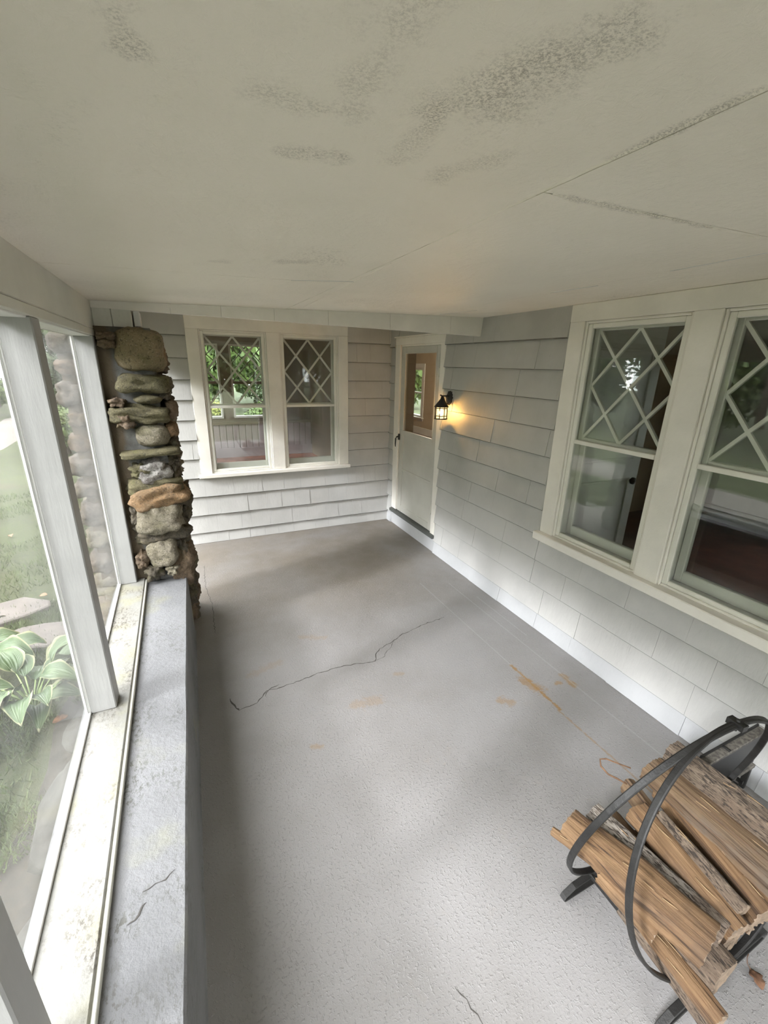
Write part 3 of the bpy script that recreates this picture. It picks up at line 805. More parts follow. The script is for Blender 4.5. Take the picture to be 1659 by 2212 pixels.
stone(-0.194, 0.800, 0.317, 0.121, 'st_dark', y=3.0, blocky=0.7, rough=0.16)
stone(-0.201, 0.659, 0.182, 0.185, 'st_grey', y=2.985, blocky=0.35, rough=0.08, d=0.2)
stone(-0.104, 0.666, 0.100, 0.115, 'st_dark', y=3.07, rough=0.2)
stone(-0.102, 0.530, 0.139, 0.265, 'st_brown', y=3.06, rough=0.24, d=0.24, blocky=0.4)
stone(-0.266, 0.531, 0.099, 0.101, 'st_dark', y=2.985, rough=0.14)
stone(-0.161, 0.533, 0.075, 0.079, 'st_grey', y=2.985, rough=0.14)
stone(-0.328, 0.627, 0.074, 0.105, 'st_brown', y=2.985, rough=0.15)
stone(-0.075, 0.364, 0.061, 0.106, 'st_dark', y=3.08, rough=0.25, d=0.2)
stone(-0.079, 0.271, 0.058, 0.119, 'st_dark', y=3.08, rough=0.25, d=0.2)
stone(-0.090, 0.141, 0.065, 0.154, 'st_brown', y=3.1, rough=0.2, d=0.2)
# street side of the pillar, seen through the plastic
for (x, z, w_, h_, mt) in ((-0.535, 1.93, 0.13, 0.11, 'st_pale'), (-0.53, 1.80, 0.12, 0.09, 'st_brown'), (-0.54, 1.66, 0.15, 0.13, 'st_pale'), (-0.525, 1.52, 0.10, 0.09, 'st_brown'), (-0.535, 1.38, 0.13, 0.12, 'st_brown'),
                           (-0.55, 1.24, 0.17, 0.12, 'st_pale'), (-0.55, 1.10, 0.16, 0.11, 'st_pale'), (-0.545, 0.95, 0.15, 0.15, 'st_pale'), (-0.55, 0.78, 0.14, 0.12, 'st_grey'), (-0.55, 0.62, 0.16, 0.14, 'st_pale'), (-0.56, 0.45, 0.17, 0.13, 'st_grey'),
                           (-0.57, 0.28, 0.18, 0.14, 'st_brown'), (-0.58, 0.12, 0.2, 0.15, 'st_grey'), (-0.58, -0.05, 0.2, 0.15, 'st_brown'), (-0.58, -0.22, 0.22, 0.16, 'st_grey')):
    stone(x, z, w_, h_, mt, y=3.06+random.uniform(-.02, .02), d=0.2, rough=0.13, blocky=0.35)
    stone(x-0.005, z-0.02, w_, h_, random.choice(('st_grey', 'st_brown', 'st_pale', 'st_tan')), y=3.28+random.uniform(-.02, .02), d=0.22, rough=0.13, blocky=0.35)
# entry side
z = -0.05
while z < 1.9:
    h_ = random.uniform(0.09, 0.17)
    stone(-0.10+random.uniform(-.02, .015), z+h_/2, 0.14, h_*0.95, random.choice(('st_dark', 'st_brown', 'st_grey', 'st_olive')), y=3.27, d=0.26, rough=0.14, blocky=0.5)
    z += h_+0.012

# ------------------------------------------------------------------ lantern sconce
sc = empty('wall_lantern', (W-0.018, 3.424, 1.572)); tag(sc, 'lit black iron lantern on a bracket beside the storm door', 'lantern')
SO = Vector(sc.location)
def SL(*p): return tuple(Vector(p)-SO)
bp_ = [(-0.030, 1.508), (0.0, 1.500), (0.030, 1.512), (0.040, 1.53), (0.056, 1.545), (0.052, 1.572), (0.060, 1.59), (0.046, 1.60), (0.044, 1.615), (0.030, 1.625), (0.026, 1.642), (0.010, 1.638), (0.0, 1.646), (-0.012, 1.638), (-0.028, 1.640), (-0.030, 1.624), (-0.046, 1.615), (-0.044, 1.60), (-0.060, 1.588), (-0.052, 1.572), (-0.058, 1.548), (-0.040, 1.53)]
b = bmesh.new()
A = [b.verts.new(SL(W-0.019, 3.424+u, z)) for u, z in bp_]; Bv = [b.verts.new(SL(W-0.032, 3.424+u*0.9, 1.572+(z-1.572)*0.92)) for u, z in bp_]; cv = b.verts.new(SL(W-0.048, 3.424, 1.575))
for i in range(len(bp_)):
    j = (i+1) % len(bp_); b.faces.new((A[i], A[j], Bv[j], Bv[i])); b.faces.new((Bv[i], Bv[j], cv))
b.faces.new(A)
link('back_plate', to_mesh(b, 'back_plate'), 'iron', sc)
LX, LY = 2.135, 3.378
tube('bracket_arm', [SL(W-0.035, 3.424, 1.60), SL(2.20, 3.40, 1.602), SL(LX, LY, 1.604), SL(LX-0.022, LY-0.006, 1.612)], 0.0065, 'iron', sc)
tube('scroll', [SL(W-0.035, 3.42, 1.535), SL(2.205, 3.405, 1.533), SL(2.185, 3.398, 1.545), SL(2.165, 3.39, 1.575), SL(2.150, 3.385, 1.597)], 0.0055, 'iron', sc)
hook = tube('hook', [SL(LX, LY, 1.604), SL(LX, LY, 1.575)], 0.009, 'iron', sc)
lathe('hood', [(0.068, 1.508), (0.066, 1.512), (0.040, 1.545), (0.014, 1.578), (0.010, 1.592), (0.0, 1.594)], 'iron', sc, 16, SL(LX, LY, 0))
body = lathe('base_plate', [(0.0, 1.400), (0.060, 1.402), (0.061, 1.408), (0.056, 1.412), (0.0, 1.413)], 'iron', sc, 16, SL(LX, LY, 0))
for k in range(8):
    a = 2*math.pi*k/8
    cx, cy = LX+0.053*math.cos(a), LY+0.053*math.sin(a)
    tube('cage_bar', [SL(cx, cy, 1.412), SL(cx, cy, 1.512)], 0.0048, 'iron', sc, 6)
for zz in (1.432, 1.498):
    tube('cage_band', [SL(LX+0.054*math.cos(2*math.pi*k/20), LY+0.054*math.sin(2*math.pi*k/20), zz) for k in range(20)], 0.004, 'iron', sc, 6, closed=True)
k = NT('lit_lantern_glass')
em = k.n('ShaderNodeEmission'); em.inputs[0].default_value = (1.0, 0.66, 0.27, 1); em.inputs[1].default_value = 0.30
trn = k.n('ShaderNodeBsdfTransparent'); trn.inputs[0].default_value = (1.0, 0.85, 0.6, 1)
ms = k.n('ShaderNodeMixShader'); ms.inputs[0].default_value = 0.45
k.t.links.new(trn.outputs[0], ms.inputs[1]); k.t.links.new(em.outputs[0], ms.inputs[2]); k.t.links.new(ms.outputs[0], k.out.inputs[0])
MAT['lantern_glass'] = k.m
b = bmesh.new(); rr = 0.049
for j in range(20):
    a0, a1 = 2*math.pi*j/20, 2*math.pi*(j+1)/20
    q = [b.verts.new(SL(LX+rr*math.cos(a), LY+rr*math.sin(a), zz)) for a, zz in ((a0, 1.413), (a1, 1.413), (a1, 1.510), (a0, 1.510))]
    b.faces.new(q)
bmesh.ops.remove_doubles(b, verts=b.verts, dist=1e-5)
link('glass_cylinder', to_mesh(b, 'glass_cylinder', True), 'lantern_glass', sc)
k = NT('lit_bulb'); k.b.inputs['Base Color'].default_value = (1, .8, .5, 1); k.b.inputs['Emission Color'].default_value = (1.0, 0.72, 0.36, 1); k.b.inputs['Emission Strength'].default_value = 5.0
MAT['bulb'] = k.m
lathe('bulb', [(0.0, 1.430), (0.013, 1.435), (0.02, 1.452), (0.018, 1.468), (0.010, 1.482), (0.009, 1.495), (0.0, 1.496)], 'bulb', sc, 12, SL(LX, LY, 0))
lamp = bpy.data.lights.new('lantern_bulb_light', 'POINT'); lamp.energy = 9.0; lamp.color = (1.0, 0.60, 0.20); lamp.shadow_soft_size = 0.022
lo = bpy.data.objects.new('lantern_bulb_light', lamp); C.objects.link(lo); lo.parent = sc; lo.location = SL(LX, LY, 1.457)

# ------------------------------------------------------------------ firewood hoop
hoopo = empty('firewood_hoop', (1.366, 0.469, 0)); tag(hoopo, 'black wrought iron double hoop log holder full of firewood', 'log rack')
HO = Vector(hoopo.location)
HR, HCZ, HCX = 0.409, 0.468, 1.366
def hoop_pt(y, tilt, a, R=HR):
    return Vector((HCX + R*math.cos(a) + 0.0, y + R*math.sin(a)*math.sin(tilt) - 0.052*R*math.cos(a), HCZ + R*math.sin(a)*math.cos(tilt)))
for y, t in ((0.555, -0.216), (0.383, 0.219)):
    pts = [hoop_pt(y, t, 2*math.pi*i/72)-HO for i in range(72)]
    b = bmesh.new(); rings = []
    for i in range(72):
        a = 2*math.pi*i/72
        rad = (hoop_pt(y, t, a)-hoop_pt(y, t, a+math.pi)).normalized(); tn = (hoop_pt(y, t, a+.02)-hoop_pt(y, t, a-.02)).normalized(); nn = rad.cross(tn)
        p = pts[i]
        rings.append([b.verts.new(p + nn*u*0.010 + rad*v*0.005) for u, v in ((-1, -.6), (-.7, -1), (.7, -1), (1, -.6), (1, .6), (.7, 1), (-.7, 1), (-1, .6))])
    for i in range(72):
        A, D = rings[i], rings[(i+1) % 72]
        for j in range(8): b.faces.new((A[j], A[(j+1) % 8], D[(j+1) % 8], D[j]))
    link('hoop', to_mesh(b, 'hoop'), 'iron', hoopo)
for a in (math.radians(86),):
    p1, p2 = hoop_pt(0.555, -0.216, a), hoop_pt(0.383, 0.219, a); c = (p1+p2)/2 - HO
    cl = link('clamp', to_mesh((lambda b: (add_box(b, -0.013, 0.013, -0.023, 0.023, -0.009, 0.010), b)[1])(bmesh.new()), 'clamp'), 'iron', hoopo)
    cl.location = c; cl.rotation_euler = (0, math.pi/2-a, -0.05)
    tube('rivet', [(0, 0, -0.022), (0, 0, 0.016)], 0.006, 'iron', cl, 8)
for y in (0.655, 0.292):
    zt = 0.062; x0, x1 = 1.07, 1.63
    prf = [(x0+0.02, 0.006), (x1-0.03, 0.006), (x1-0.012, 0.010), (x1, 0.022), (x1-0.004, 0.036), (x1-0.05, 0.052), (1.45, 0.058), (1.28, 0.058), (x0+0.05, 0.046), (x0+0.008, 0.026), (x0, 0.014), (x0+0.006, 0.007)]
    tube('foot', [Vector((p[0], y, p[1]))-HO for p in prf], 0, 'iron', hoopo, closed=True, flat=(0.022, 0.006, (0, 1, 0)))
for x in (1.20, 1.55):
    tube('cross_bar', [Vector((x, 0.66, 0.053))-HO, Vector((x, 0.287, 0.053))-HO], 0, 'iron', hoopo, flat=(0.018, 0.006, (0, 0, 1)))

# ------------------------------------------------------------------ logs
def log(name, A, Bp, sect, mats, label, seed=0, taper=(1, 1), rough=0.05, bend=0.0, roll=0.0, bark_arc=None, na=48, nl=26, widen=None, sag=0.0, splinters=3):
    """A, Bp: axis ends; sect: list of (angle deg, radius) control points of the split cross-section; bark_arc: angular range that carries bark"""
    A, Bp = Vector(A), Vector(Bp); ax = (Bp-A); L = ax.length
    ex = ax.normalized(); ez = (Vector((0, 0, 1))-ex*ex.z).normalized(); ey = ez.cross(ex)
    def rad(a):
        a %= 360
        S = sorted(sect); S = S+[(S[0][0]+360, S[0][1])]
        if a < S[0][0]: a += 360
        for i in range(len(S)-1):
            if S[i][0] <= a <= S[i+1][0]:
                # straight edge between the two control points
                a0, r0 = math.radians(S[i][0]), S[i][1]; a1, r1 = math.radians(S[i+1][0]), S[i+1][1]
                P0 = Vector((math.cos(a0)*r0, math.sin(a0)*r0)); P1 = Vector((math.cos(a1)*r1, math.sin(a1)*r1)); dd = Vector((math.cos(math.radians(a)), math.sin(math.radians(a))))
                e = P1-P0; den = dd.x*e.y-dd.y*e.x
                if abs(den) < 1e-9: return (r0+r1)/2
                return abs((P0.x*e.y-P0.y*e.x)/den)
        return S[0][1]
    mid = (A+Bp)/2
    verts = []; rnd = random.Random(seed); ph = rnd.random()*50
    for i in range(nl+1):
        t = i/nl
        tp = taper[0]*(1-t)+taper[1]*t
        if widen: tp *= widen(t)
        for k in range(na):
            a = 360*k/na
            aa = math.radians(a+roll)
            r = rad(a)*tp
            fib = mnoise.noise(Vector((math.cos(aa)*6+ph, math.sin(aa)*6, t*1.2)))*rough*0.8 + mnoise.noise(Vector((math.cos(aa)*17, math.sin(aa)*17+ph, t*2.0)))*rough*0.22 + mnoise.noise(Vector((math.cos(aa)*2, ph, t*4)))*rough*0.7
            r *= 1+fib
            xo = (t-0.5)*L + (mnoise.noise(Vector((math.cos(aa)*4, math.sin(aa)*4, ph)))*0.006 if i in (0, nl) else 0)
            off = bend*math.sin(math.pi*t)
            verts.append((xo, r*math.cos(aa)+off, r*math.sin(aa)+sag*(t-0.5)))
    wood, bark = [], []
    for i in range(nl):
        for k in range(na):
            f = (i*na+k, (i+1)*na+k, (i+1)*na+(k+1) % na, i*na+(k+1) % na)
            a = 360*(k+0.5)/na
            isb = bark_arc and ((bark_arc[0] <= a <= bark_arc[1]) or (bark_arc[0] <= a-360 <= bark_arc[1]) or (bark_arc[0] <= a+360 <= bark_arc[1]))
            (bark if isb else wood).append(f)
    ends = [tuple(range(na-1, -1, -1)), tuple(range(nl*na, nl*na+na))]
    ends = [e[::-1] for e in ends]
    def build(nm, faces, mat, extra=None):
        used = sorted({v for f in faces for v in f}); mp = {v: i for i, v in enumerate(used)}
        me = bpy.data.meshes.new(nm); me.from_pydata([verts[v] for v in used], [], [tuple(mp[v] for v in f) for f in faces])
        for p in me.polygons: p.use_smooth = len(p.vertices) == 4
        return me
    M_ = Matrix((ex, ey, ez)).transposed().to_4x4(); M_.translation = mid
    root = empty(name); root.matrix_world = M_
    tag(root, label, 'firewood', 'split firewood stacked in the iron hoop')
    if wood: link('split_wood', build('split_wood', wood, None), mats[0], root)
    if bark: link('bark', build('bark', bark, None), mats[1], root)
    if splinters:
        for q in range(splinters):
            xs = rnd.uniform(-0.35, 0.3)*L; a = math.radians(rnd.uniform(55, 125)+roll*0); rr_ = rad(math.degrees(a)-roll)*1.02*(widen(0.5+xs/L) if widen else 1.0)
            yy, zz = rr_*math.cos(a), rr_*math.sin(a); ln = rnd.uniform(0.03, 0.075); ow = rnd.uniform(-0.008, 0.008)
            tube('splinter', [(xs, yy, zz-0.002), (xs+ln*0.5, yy+ow*0.4, zz+0.001), (xs+ln, yy+ow, zz+rnd.uniform(0.002, 0.008))], [0.0016, 0.0014, 0.0004], 'splinter', root, 5)
    for e in ends: link('cut_end', build('cut_end', [e], None), 'wood_end', root)
    return root
MAT['splinter'] = simple('pale_splinter', (0.36, 0.25, 0.14), 0.7)
ROUND = lambda r, sq=1.0: [(a, r*(1+0.08*math.sin(a*0.07+r*90))*(sq if a in (90, 270) else 1)) for a in range(0, 360, 30)]
TRI = lambda r: [(90, r), (150, r*0.72), (215, r*0.95), (270, r*0.6), (325, r*0.95), (30, r*0.72)]
SLAB = lambda w_, h_: [(math.degrees(math.atan2(y, x)) % 360, math.hypot(x, y)) for x, y in ((w_, h_*0.8), (0.1*w_, h_), (-w_*0.95, h_*0.7), (-w_, -h_*0.7), (0, -h_), (w_*0.9, -h_*0.9))]
# local y axis of a log points to +X side (its axis runs from the far end to the near end)
log('split_log', (1.100, 0.715, 0.315), (1.195, 0.288, 0.305), SLAB(0.062, 0.040), ('wood', 'bark_b'), 'broad golden split log topping the pile at the hoop side facing the ledge', 1, (0.72, 1.0), 0.13, 0.0, widen=lambda t: 1+0.32*math.sin(math.pi*min(1, t*1.1))**2)
log('split_log', (1.085, 0.56, 0.285), (1.122, 0.385, 0.262), SLAB(0.036, 0.030), ('wood', 'bark_b'), 'short stub of split log branching off under the broad golden log', 2, (0.8, 1.0), 0.12)
log('split_log', (1.072, 0.752, 0.235), (1.150, 0.560, 0.235), SLAB(0.017, 0.020), ('wood', 'bark_b'), 'thin golden splinter log sticking out furthest toward the ledge', 3, (0.7, 1.0), 0.15)
log('split_log', (1.235, 0.722, 0.268), (1.300, 0.30, 0.245), ROUND(0.046), ('wood', 'bark'), 'round log with whitish cracked bark next to the broad golden log', 4, (1, 1), 0.07, bark_arc=(0, 360))
log('split_log', (1.386, 0.655, 0.285), (1.345, 0.285, 0.255), SLAB(0.045, 0.036), ('wood', 'bark_b'), 'golden split log with a squared top end in the middle of the pile', 5, (0.95, 0.8), 0.10)
log('split_log', (1.50, 0.765, 0.235), (1.415, 0.292, 0.195), TRI(0.047), ('wood_b', 'bark_b'), 'pale-ended split log tied by the vine loop', 6, (1, 1), 0.10, roll=20)
log('split_log', (1.435, 0.60, 0.305), (1.402, 0.305, 0.278), ROUND(0.026), ('wood_d', 'bark_b'), 'slim branch with pinkish brown bark lying in the middle of the pile', 7, (0.8, 1.1), 0.16, bark_arc=(0, 360))
log('split_log', (1.575, 0.68, 0.262), (1.475, 0.275, 0.248), SLAB(0.040, 0.036), ('wood', 'bark_b'), 'long golden split log whose square sawn end juts toward the near foot', 8, (0.9, 1.0), 0.10)
log('split_log', (1.590, 0.745, 0.305), (1.580, 0.290, 0.300), SLAB(0.062, 0.046), ('wood_b', 'bark_b'), 'wide weathered split log beside the grey bark log', 9, (0.9, 1.05), 0.10)
log('split_log', (1.690, 0.735, 0.362), (1.682, 0.29, 0.360), ROUND(0.054, 0.9), ('wood_b', 'bark_b'), 'thick grey-brown bark log nearest the house wall', 10, (0.9, 1.05), 0.08, bark_arc=(0, 360))
log('split_log', (1.160, 0.50, 0.168), (1.142, 0.205, 0.160), SLAB(0.036, 0.036), ('wood', 'bark_b'), 'golden split log at the bottom reaching past the near foot', 11, (0.9, 1.0), 0.10, bark_arc=(150, 230))
log('split_log', (1.235, 0.58, 0.200), (1.240, 0.252, 0.190), ROUND(0.062, 0.85), ('wood_d', 'bark_b'), 'dark ragged bark log under the broad golden log', 12, (0.9, 1.0), 0.16, bark_arc=(20, 200))
log('split_log', (1.365, 0.715, 0.175), (1.350, 0.30, 0.160), TRI(0.050), ('wood_d', 'bark_b'), 'dark split log deep in the pile beneath the round whitish one', 13, (1, 1), 0.12)
log('split_log', (1.49, 0.70, 0.165), (1.49, 0.29, 0.165), TRI(0.048), ('wood_d', 'bark_b'), 'dark split log at the bottom below the long golden one', 14, (1, 1), 0.12, roll=180)
log('split_log', (1.60, 0.70, 0.222), (1.595, 0.30, 0.222), TRI(0.038), ('wood_d', 'bark_b'), 'dark split log at the bottom below the wide weathered one', 15, (1, 1), 0.12, roll=60)
log('split_log', (1.30, 0.66, 0.122), (1.30, 0.30, 0.122), ROUND(0.034), ('wood_d', 'bark_b'), 'hidden round log resting on the hoop bottom', 16, (1, 1), 0.1, bark_arc=(0, 360))
log('split_log', (1.42, 0.66, 0.120), (1.42, 0.30, 0.120), ROUND(0.034), ('wood_d', 'bark_b'), 'second hidden round log resting on the hoop bottom', 17, (1, 1), 0.1, bark_arc=(0, 360))
log('split_log', (1.655, 0.70, 0.278), (1.648, 0.29, 0.278), ROUND(0.028), ('wood_d', 'bark_b'), 'dark log between the weathered log and the grey bark log', 18, (1, 1), 0.1)
MAT['vine'] = simple('dry_vine', (0.20, 0.11, 0.06), 0.8, 0, 0.5, 120, 0.5, 40)
tag(tube('vine_loop', [(1.475, 0.755, 0.262), (1.455, 0.785, 0.268), (1.435, 0.812, 0.272), (1.428, 0.845, 0.285), (1.440, 0.862, 0.30), (1.460, 0.850, 0.305), (1.495, 0.815, 0.298), (1.53, 0.785, 0.29)], [0.003, 0.004, 0.0035, 0.004, 0.003, 0.0035, 0.003, 0.003], 'vine', None, 6), 'thin dry vine looping off the top end of a log', 'vine')
MAT['dryleaf'] = simple('dry_leaf', (0.17, 0.085, 0.045), 0.8, 0, 0.5, 80, 0.5, 60)
MAT['fleaf'] = simple('fallen_leaf_orange', (0.24, 0.115, 0.055), 0.7, 0, 0.4, 80, 0.5, 60)
def leafmesh(name, L, Wd, seed, cup=0.15):
    b = bmesh.new(); n = 7; rnd = random.Random(seed); rows = []
    for i in range(n+1):
        t = i/n; w_ = Wd*math.sin(math.pi*min(1, t*0.93+0.05))**0.8*(1+0.25*rnd.uniform(-1, 1))
        z = L*cup*math.sin(math.pi*t)+rnd.uniform(-1, 1)*L*0.03
        rows.append([b.verts.new((t*L-L/2, s*w_/2, z+abs(s)*L*0.10)) for s in (-1, -0.4, 0.0, 0.4, 1)])
    for i in range(n):
        for j in range(4): b.faces.new((rows[i][j], rows[i+1][j], rows[i+1][j+1], rows[i][j+1]))
    r = bmesh.ops.extrude_face_region(b, geom=b.faces[:])
    for v in r['geom']:
        if isinstance(v, bmesh.types.BMVert): v.co.z -= 0.001
    return to_mesh(b, name, True)
dl = empty('dry_leaf', (1.475, 0.235, 0.003)); dl.rotation_euler = (0, 0, 1.1)
tag(dl, 'curled brown dry leaf on the floor beside the log rack foot', 'leaf')
link('blade', leafmesh('blade', 0.05, 0.035, 5, 0.2), 'dryleaf', dl)
tube('stalk', [(0.022, 0, 0.004), (0.035, 0.004, 0.010), (0.048, -0.004, 0.016), (0.056, -0.014, 0.018)], 0.0012, 'dryleaf', dl, 5)

# black iron fender standing between the rack and the house wall
fd = empty('iron_fender', (2.02, 0.65, 0)); tag(fd, 'low black iron fender with a dusty top standing between log rack and house wall', 'fender')
box('front_plate', -0.215, 0.205, -0.004, 0.004, 0.150, 0.322, 'black', fd, 0.001)
box('top_rail', -0.22, 0.21, -0.008, 0.026, 0.320, 0.334, 'iron_dust', fd, 0.002)
box('rear_lip', -0.22, 0.21, 0.024, 0.031, 0.316, 0.344, 'iron', fd, 0.001)
box('bottom_rail', -0.215, 0.205, -0.016, 0.012, 0.128, 0.146, 'iron_dust', fd, 0.002)
for x in (-0.03, 0.02, 0.06): box('lug', x-0.005, x+0.005, -0.040, -0.014, 0.122, 0.140, 'iron', fd, 0.001)
box('lug', -0.075, -0.062, -0.006, 0.030, 0.334, 0.340, 'iron', fd, 0.001)
for x in (-0.19, 0.19): box('leg', x-0.008, x+0.008, -0.012, 0.012, 0.0, 0.13, 'iron', fd, 0.002)

# ------------------------------------------------------------------ rooms inside the house
FZ = 0.2
def sbox(name, *a):
    o = box(name, *a, None, 0); o['kind'] = 'structure'; return o
# room beyond the far wall (sun room)
sbox('floor_sunroom', -0.6, W, B+0.13, 8.2, FZ-0.1, FZ, 'red_floor')
sbox('ceiling_sunroom', -0.7, W+0.1, B+0.13, 8.3, 2.5, 2.6, 'grey_room')
b = bmesh.new(); wall_mesh(b, -8.3, -B, -0.3, 2.6, 0, 0.1, [(-7.9, -6.7, 0.9, 2.13), (-6.4, -5.2, 0.9, 2.13)])  # side openings added to brighten the sun room
o = link('wall_sunroom_side', to_mesh(b, 'wall_sunroom_side'), 'siding'); o.location = (-0.70, 0, 0); o.rotation_euler = (0, 0, -math.pi/2); o['kind'] = 'structure'
sbox('wall_sunroom_hall', W, W+0.1, B+0.13, 11.2, -0.3, 2.6, 'brown_wall')
FWIN = [(0.02, 0.70, 0.90, 2.13), (0.875, 1.45, 0.90, 2.13)]
b = bmesh.new(); wall_mesh(b, -0.7, W, -0.3, 2.6, 8.2, 8.33, FWIN)
ws = tag(link('wall_sunroom_far', to_mesh(b, 'wall_sunroom_far'), 'brown_wall'), kind='structure')
x = -0.6
while x < W-0.05:
    box('wainscot_board', x+0.004, min(x+0.105, W), 8.182, 8.2, 0.36, 0.79, 'mauve', ws, 0.003); x += 0.11
box('wainscot_rail', -0.6, W, 8.165, 8.2, 0.79, 0.84, 'brown_wall', ws)
box('baseboard', -0.6, W, 8.175, 8.2, FZ, 0.37, 'mauve', ws)
for i, f in enumerate(FWIN):
    e = empty('window_%d' % (9+i)); tag(e, kind='structure', label=['garden window of the room beyond, first', 'garden window of the room beyond, second'][i])
    ring('window_frame', f[0], f[1], f[2], f[3], 0.03, 0.03, 0.035, 0.03, 8.19, 8.28, 'room_white', e, 0)
    box('meeting_rail', f[0], f[1], 8.20, 8.24, 1.48, 1.53, 'brown_wall', e, 0)
    box('pane', f[0]+0.03, f[1]-0.03, 8.255, 8.257, f[2]+0.03, f[3]-0.03, 'glass', e, 0)
    P = lambda s, t: (f[0]+0.03+(f[1]-f[0]-0.06)*s, 2.10-(2.10-1.53)*t)
    for s, t in (((0, 0), (1, 1)), ((0, .5), (.5, 1)), ((.5, 0), (1, .5)), ((1, 0), (0, 1)), ((1, .5), (.5, 1)), ((.5, 0), (0, .5))):
        bar_uz('muntin', P(*s), P(*t), 0.014, 8.225, 8.24, 'brown_wall', e)
# hall behind the storm door
sbox('floor_hall', W+0.0, 5.6, 3.40, 11.2, FZ-0.1, FZ, 'dark_floor')
sbox('ceiling_hall', W+0.13, 5.7, 3.40, 11.3, 2.5, 2.6, 'grey_room')
sbox('wall_hall_partition', W+0.13, 5.6, 3.30, 3.40, -0.3, 2.6, 'tan_wall')
sbox('wall_hall_end', W, 5.7, 11.2, 11.3, -0.3, 2.6, 'tan_wall')
HW = (9.72, 10.55, 0.62, 1.80)
b = bmesh.new(); wall_mesh(b, -11.2, -3.3, -0.3, 2.6, 0, 0.12, [(-HW[1], -HW[0], HW[2], HW[3])])
hw = link('wall_hall_side', to_mesh(b, 'wall_hall_side'), 'tan_wall'); hw.location = (5.55, 0, 0); hw.rotation_euler = (0, 0, -math.pi/2); hw['kind'] = 'structure'
box('baseboard', -11.2, -3.4, -0.02, 0.0, FZ, 0.37, 'room_white', hw)
e = empty('window_11', (5.55, 0, 0), -math.pi/2); tag(e, kind='structure', label='bright hall window seen through the storm door')
ring('window_frame', -HW[1], -HW[0], HW[2], HW[3], 0.04, 0.04, 0.04, 0.04, 0.0, 0.10, 'room_white', e, 0)
ring('casing', -HW[1]-0.11, -HW[0]+0.11, HW[2]-0.09, HW[3]+0.11, 0.11, 0.11, 0.09, 0.11, -0.02, 0.0, 'room_white', e, 0.003)
box('sill_board', -HW[1]-0.14, -HW[0]+0.14, -0.06, 0.0, HW[2]-0.03, HW[2], 'room_white', e)
box('meeting_rail', -HW[1], -HW[0], 0.02, 0.06, 1.19, 1.23, 'room_white', e, 0)
box('pane', -HW[1]+0.03, -HW[0]-0.03, 0.06, 0.062, HW[2]+0.03, HW[3]-0.03, 'glass', e, 0)
# inner door standing open into the hall
idr = empty('door_2', (W+0.16, 4.46, FZ), math.radians(80)); tag(idr, kind='structure', label='dark inner door standing open behind the storm door')
box('door_leaf', 0, 0.80, -0.02, 0.02, 0.0, 1.95, 'dark_door', idr)
kb = lathe('door_knob', [(0.0, -0.03), (0.012, -0.028), (0.012, -0.01), (0.028, 0.0), (0.028, 0.016), (0.0, 0.026)], 'black', idr, 12)
kb.location = (0.74, -0.05, 0.9); kb.rotation_euler = (math.pi/2, 0, 0)
hl = bpy.data.lights.new('unseen_hall_light', 'POINT'); hl.energy = 14; hl.color = (1.0, 0.86, 0.66); hl.shadow_soft_size = 0.12  # lamp out of view, put in to light the hall warmly
ho = empty('unseen_ceiling_light', (4.2, 6.6, 2.49)); tag(ho, 'unseen round ceiling light put in to light the hall behind the storm door', 'light')
lathe('light_base', [(0.0, 0.0), (0.13, 0.0), (0.13, -0.03), (0.0, -0.03)], 'room_white', ho, 20)
hlo = bpy.data.objects.new('unseen_hall_light', hl); C.objects.link(hlo); hlo.parent = ho; hlo.location = (0, 0, -0.2)
# room behind the side windows
sbox('floor_room', W, 5.6, -2.2, 3.30, FZ-0.1, FZ, 'dark_floor')
sbox('ceiling_room', W+0.13, 5.7, -2.2, 3.30, 2.5, 2.6, 'grey_room')
sbox('wall_room_end', W, 5.7, -2.3, -2.2, -0.3, 2.6, 'grey_room')
RWIN = (-1.6, -0.6, 0.95, 2.0)  # opening added so a little light reaches the dark room
b = bmesh.new(); wall_mesh(b, -3.3, 2.2, -0.3, 2.6, 0, 0.12, [RWIN])
rw = link('wall_room_side', to_mesh(b, 'wall_room_side'), 'grey_room'); rw.location = (5.6, 0, 0); rw.rotation_euler = (0, 0, -math.pi/2); rw['kind'] = 'structure'
box('baseboard', -3.3, 2.2, -0.02, 0.0, FZ, 0.38, 'room_white', rw)
e = empty('window_12', (5.6, 0, 0), -math.pi/2); tag(e, kind='structure', label='unseen window added to give the dark room faint light')
ring('window_frame', RWIN[0], RWIN[1], RWIN[2], RWIN[3], 0.05, 0.05, 0.05, 0.05, -0.02, 0.10, 'room_white', e, 0)
box('pane', RWIN[0]+.04, RWIN[1]-.04, 0.05, 0.052, RWIN[2]+.04, RWIN[3]-.04, 'glass', e, 0)
# interior white cupboard door with a dark knob, seen through the first window
b = empty('door_3', (2.89, 2.24, FZ)); tag(b, kind='structure', label='white panelled inside door with a dark knob')
box('door_leaf', -0.40, 0.39, -0.035, 0.0, 0.0, 2.0, 'room_white', b)
for (p, q) in ((0.15, 0.85), (1.0, 1.8)):
    ring('door_panel', -0.30, 0.30, p, q, 0.02, 0.02, 0.02, 0.02, -0.045, -0.03, 'room_white', b, 0.003)
kn = lathe('door_knob', [(0.0, -0.03), (0.012, -0.028), (0.012, -0.01), (0.028, 0.0), (0.028, 0.016), (0.0, 0.026)], 'black', b, 12); kn.location = (0.30, -0.06, 0.83); kn.rotation_euler = (math.pi/2, 0, 0)

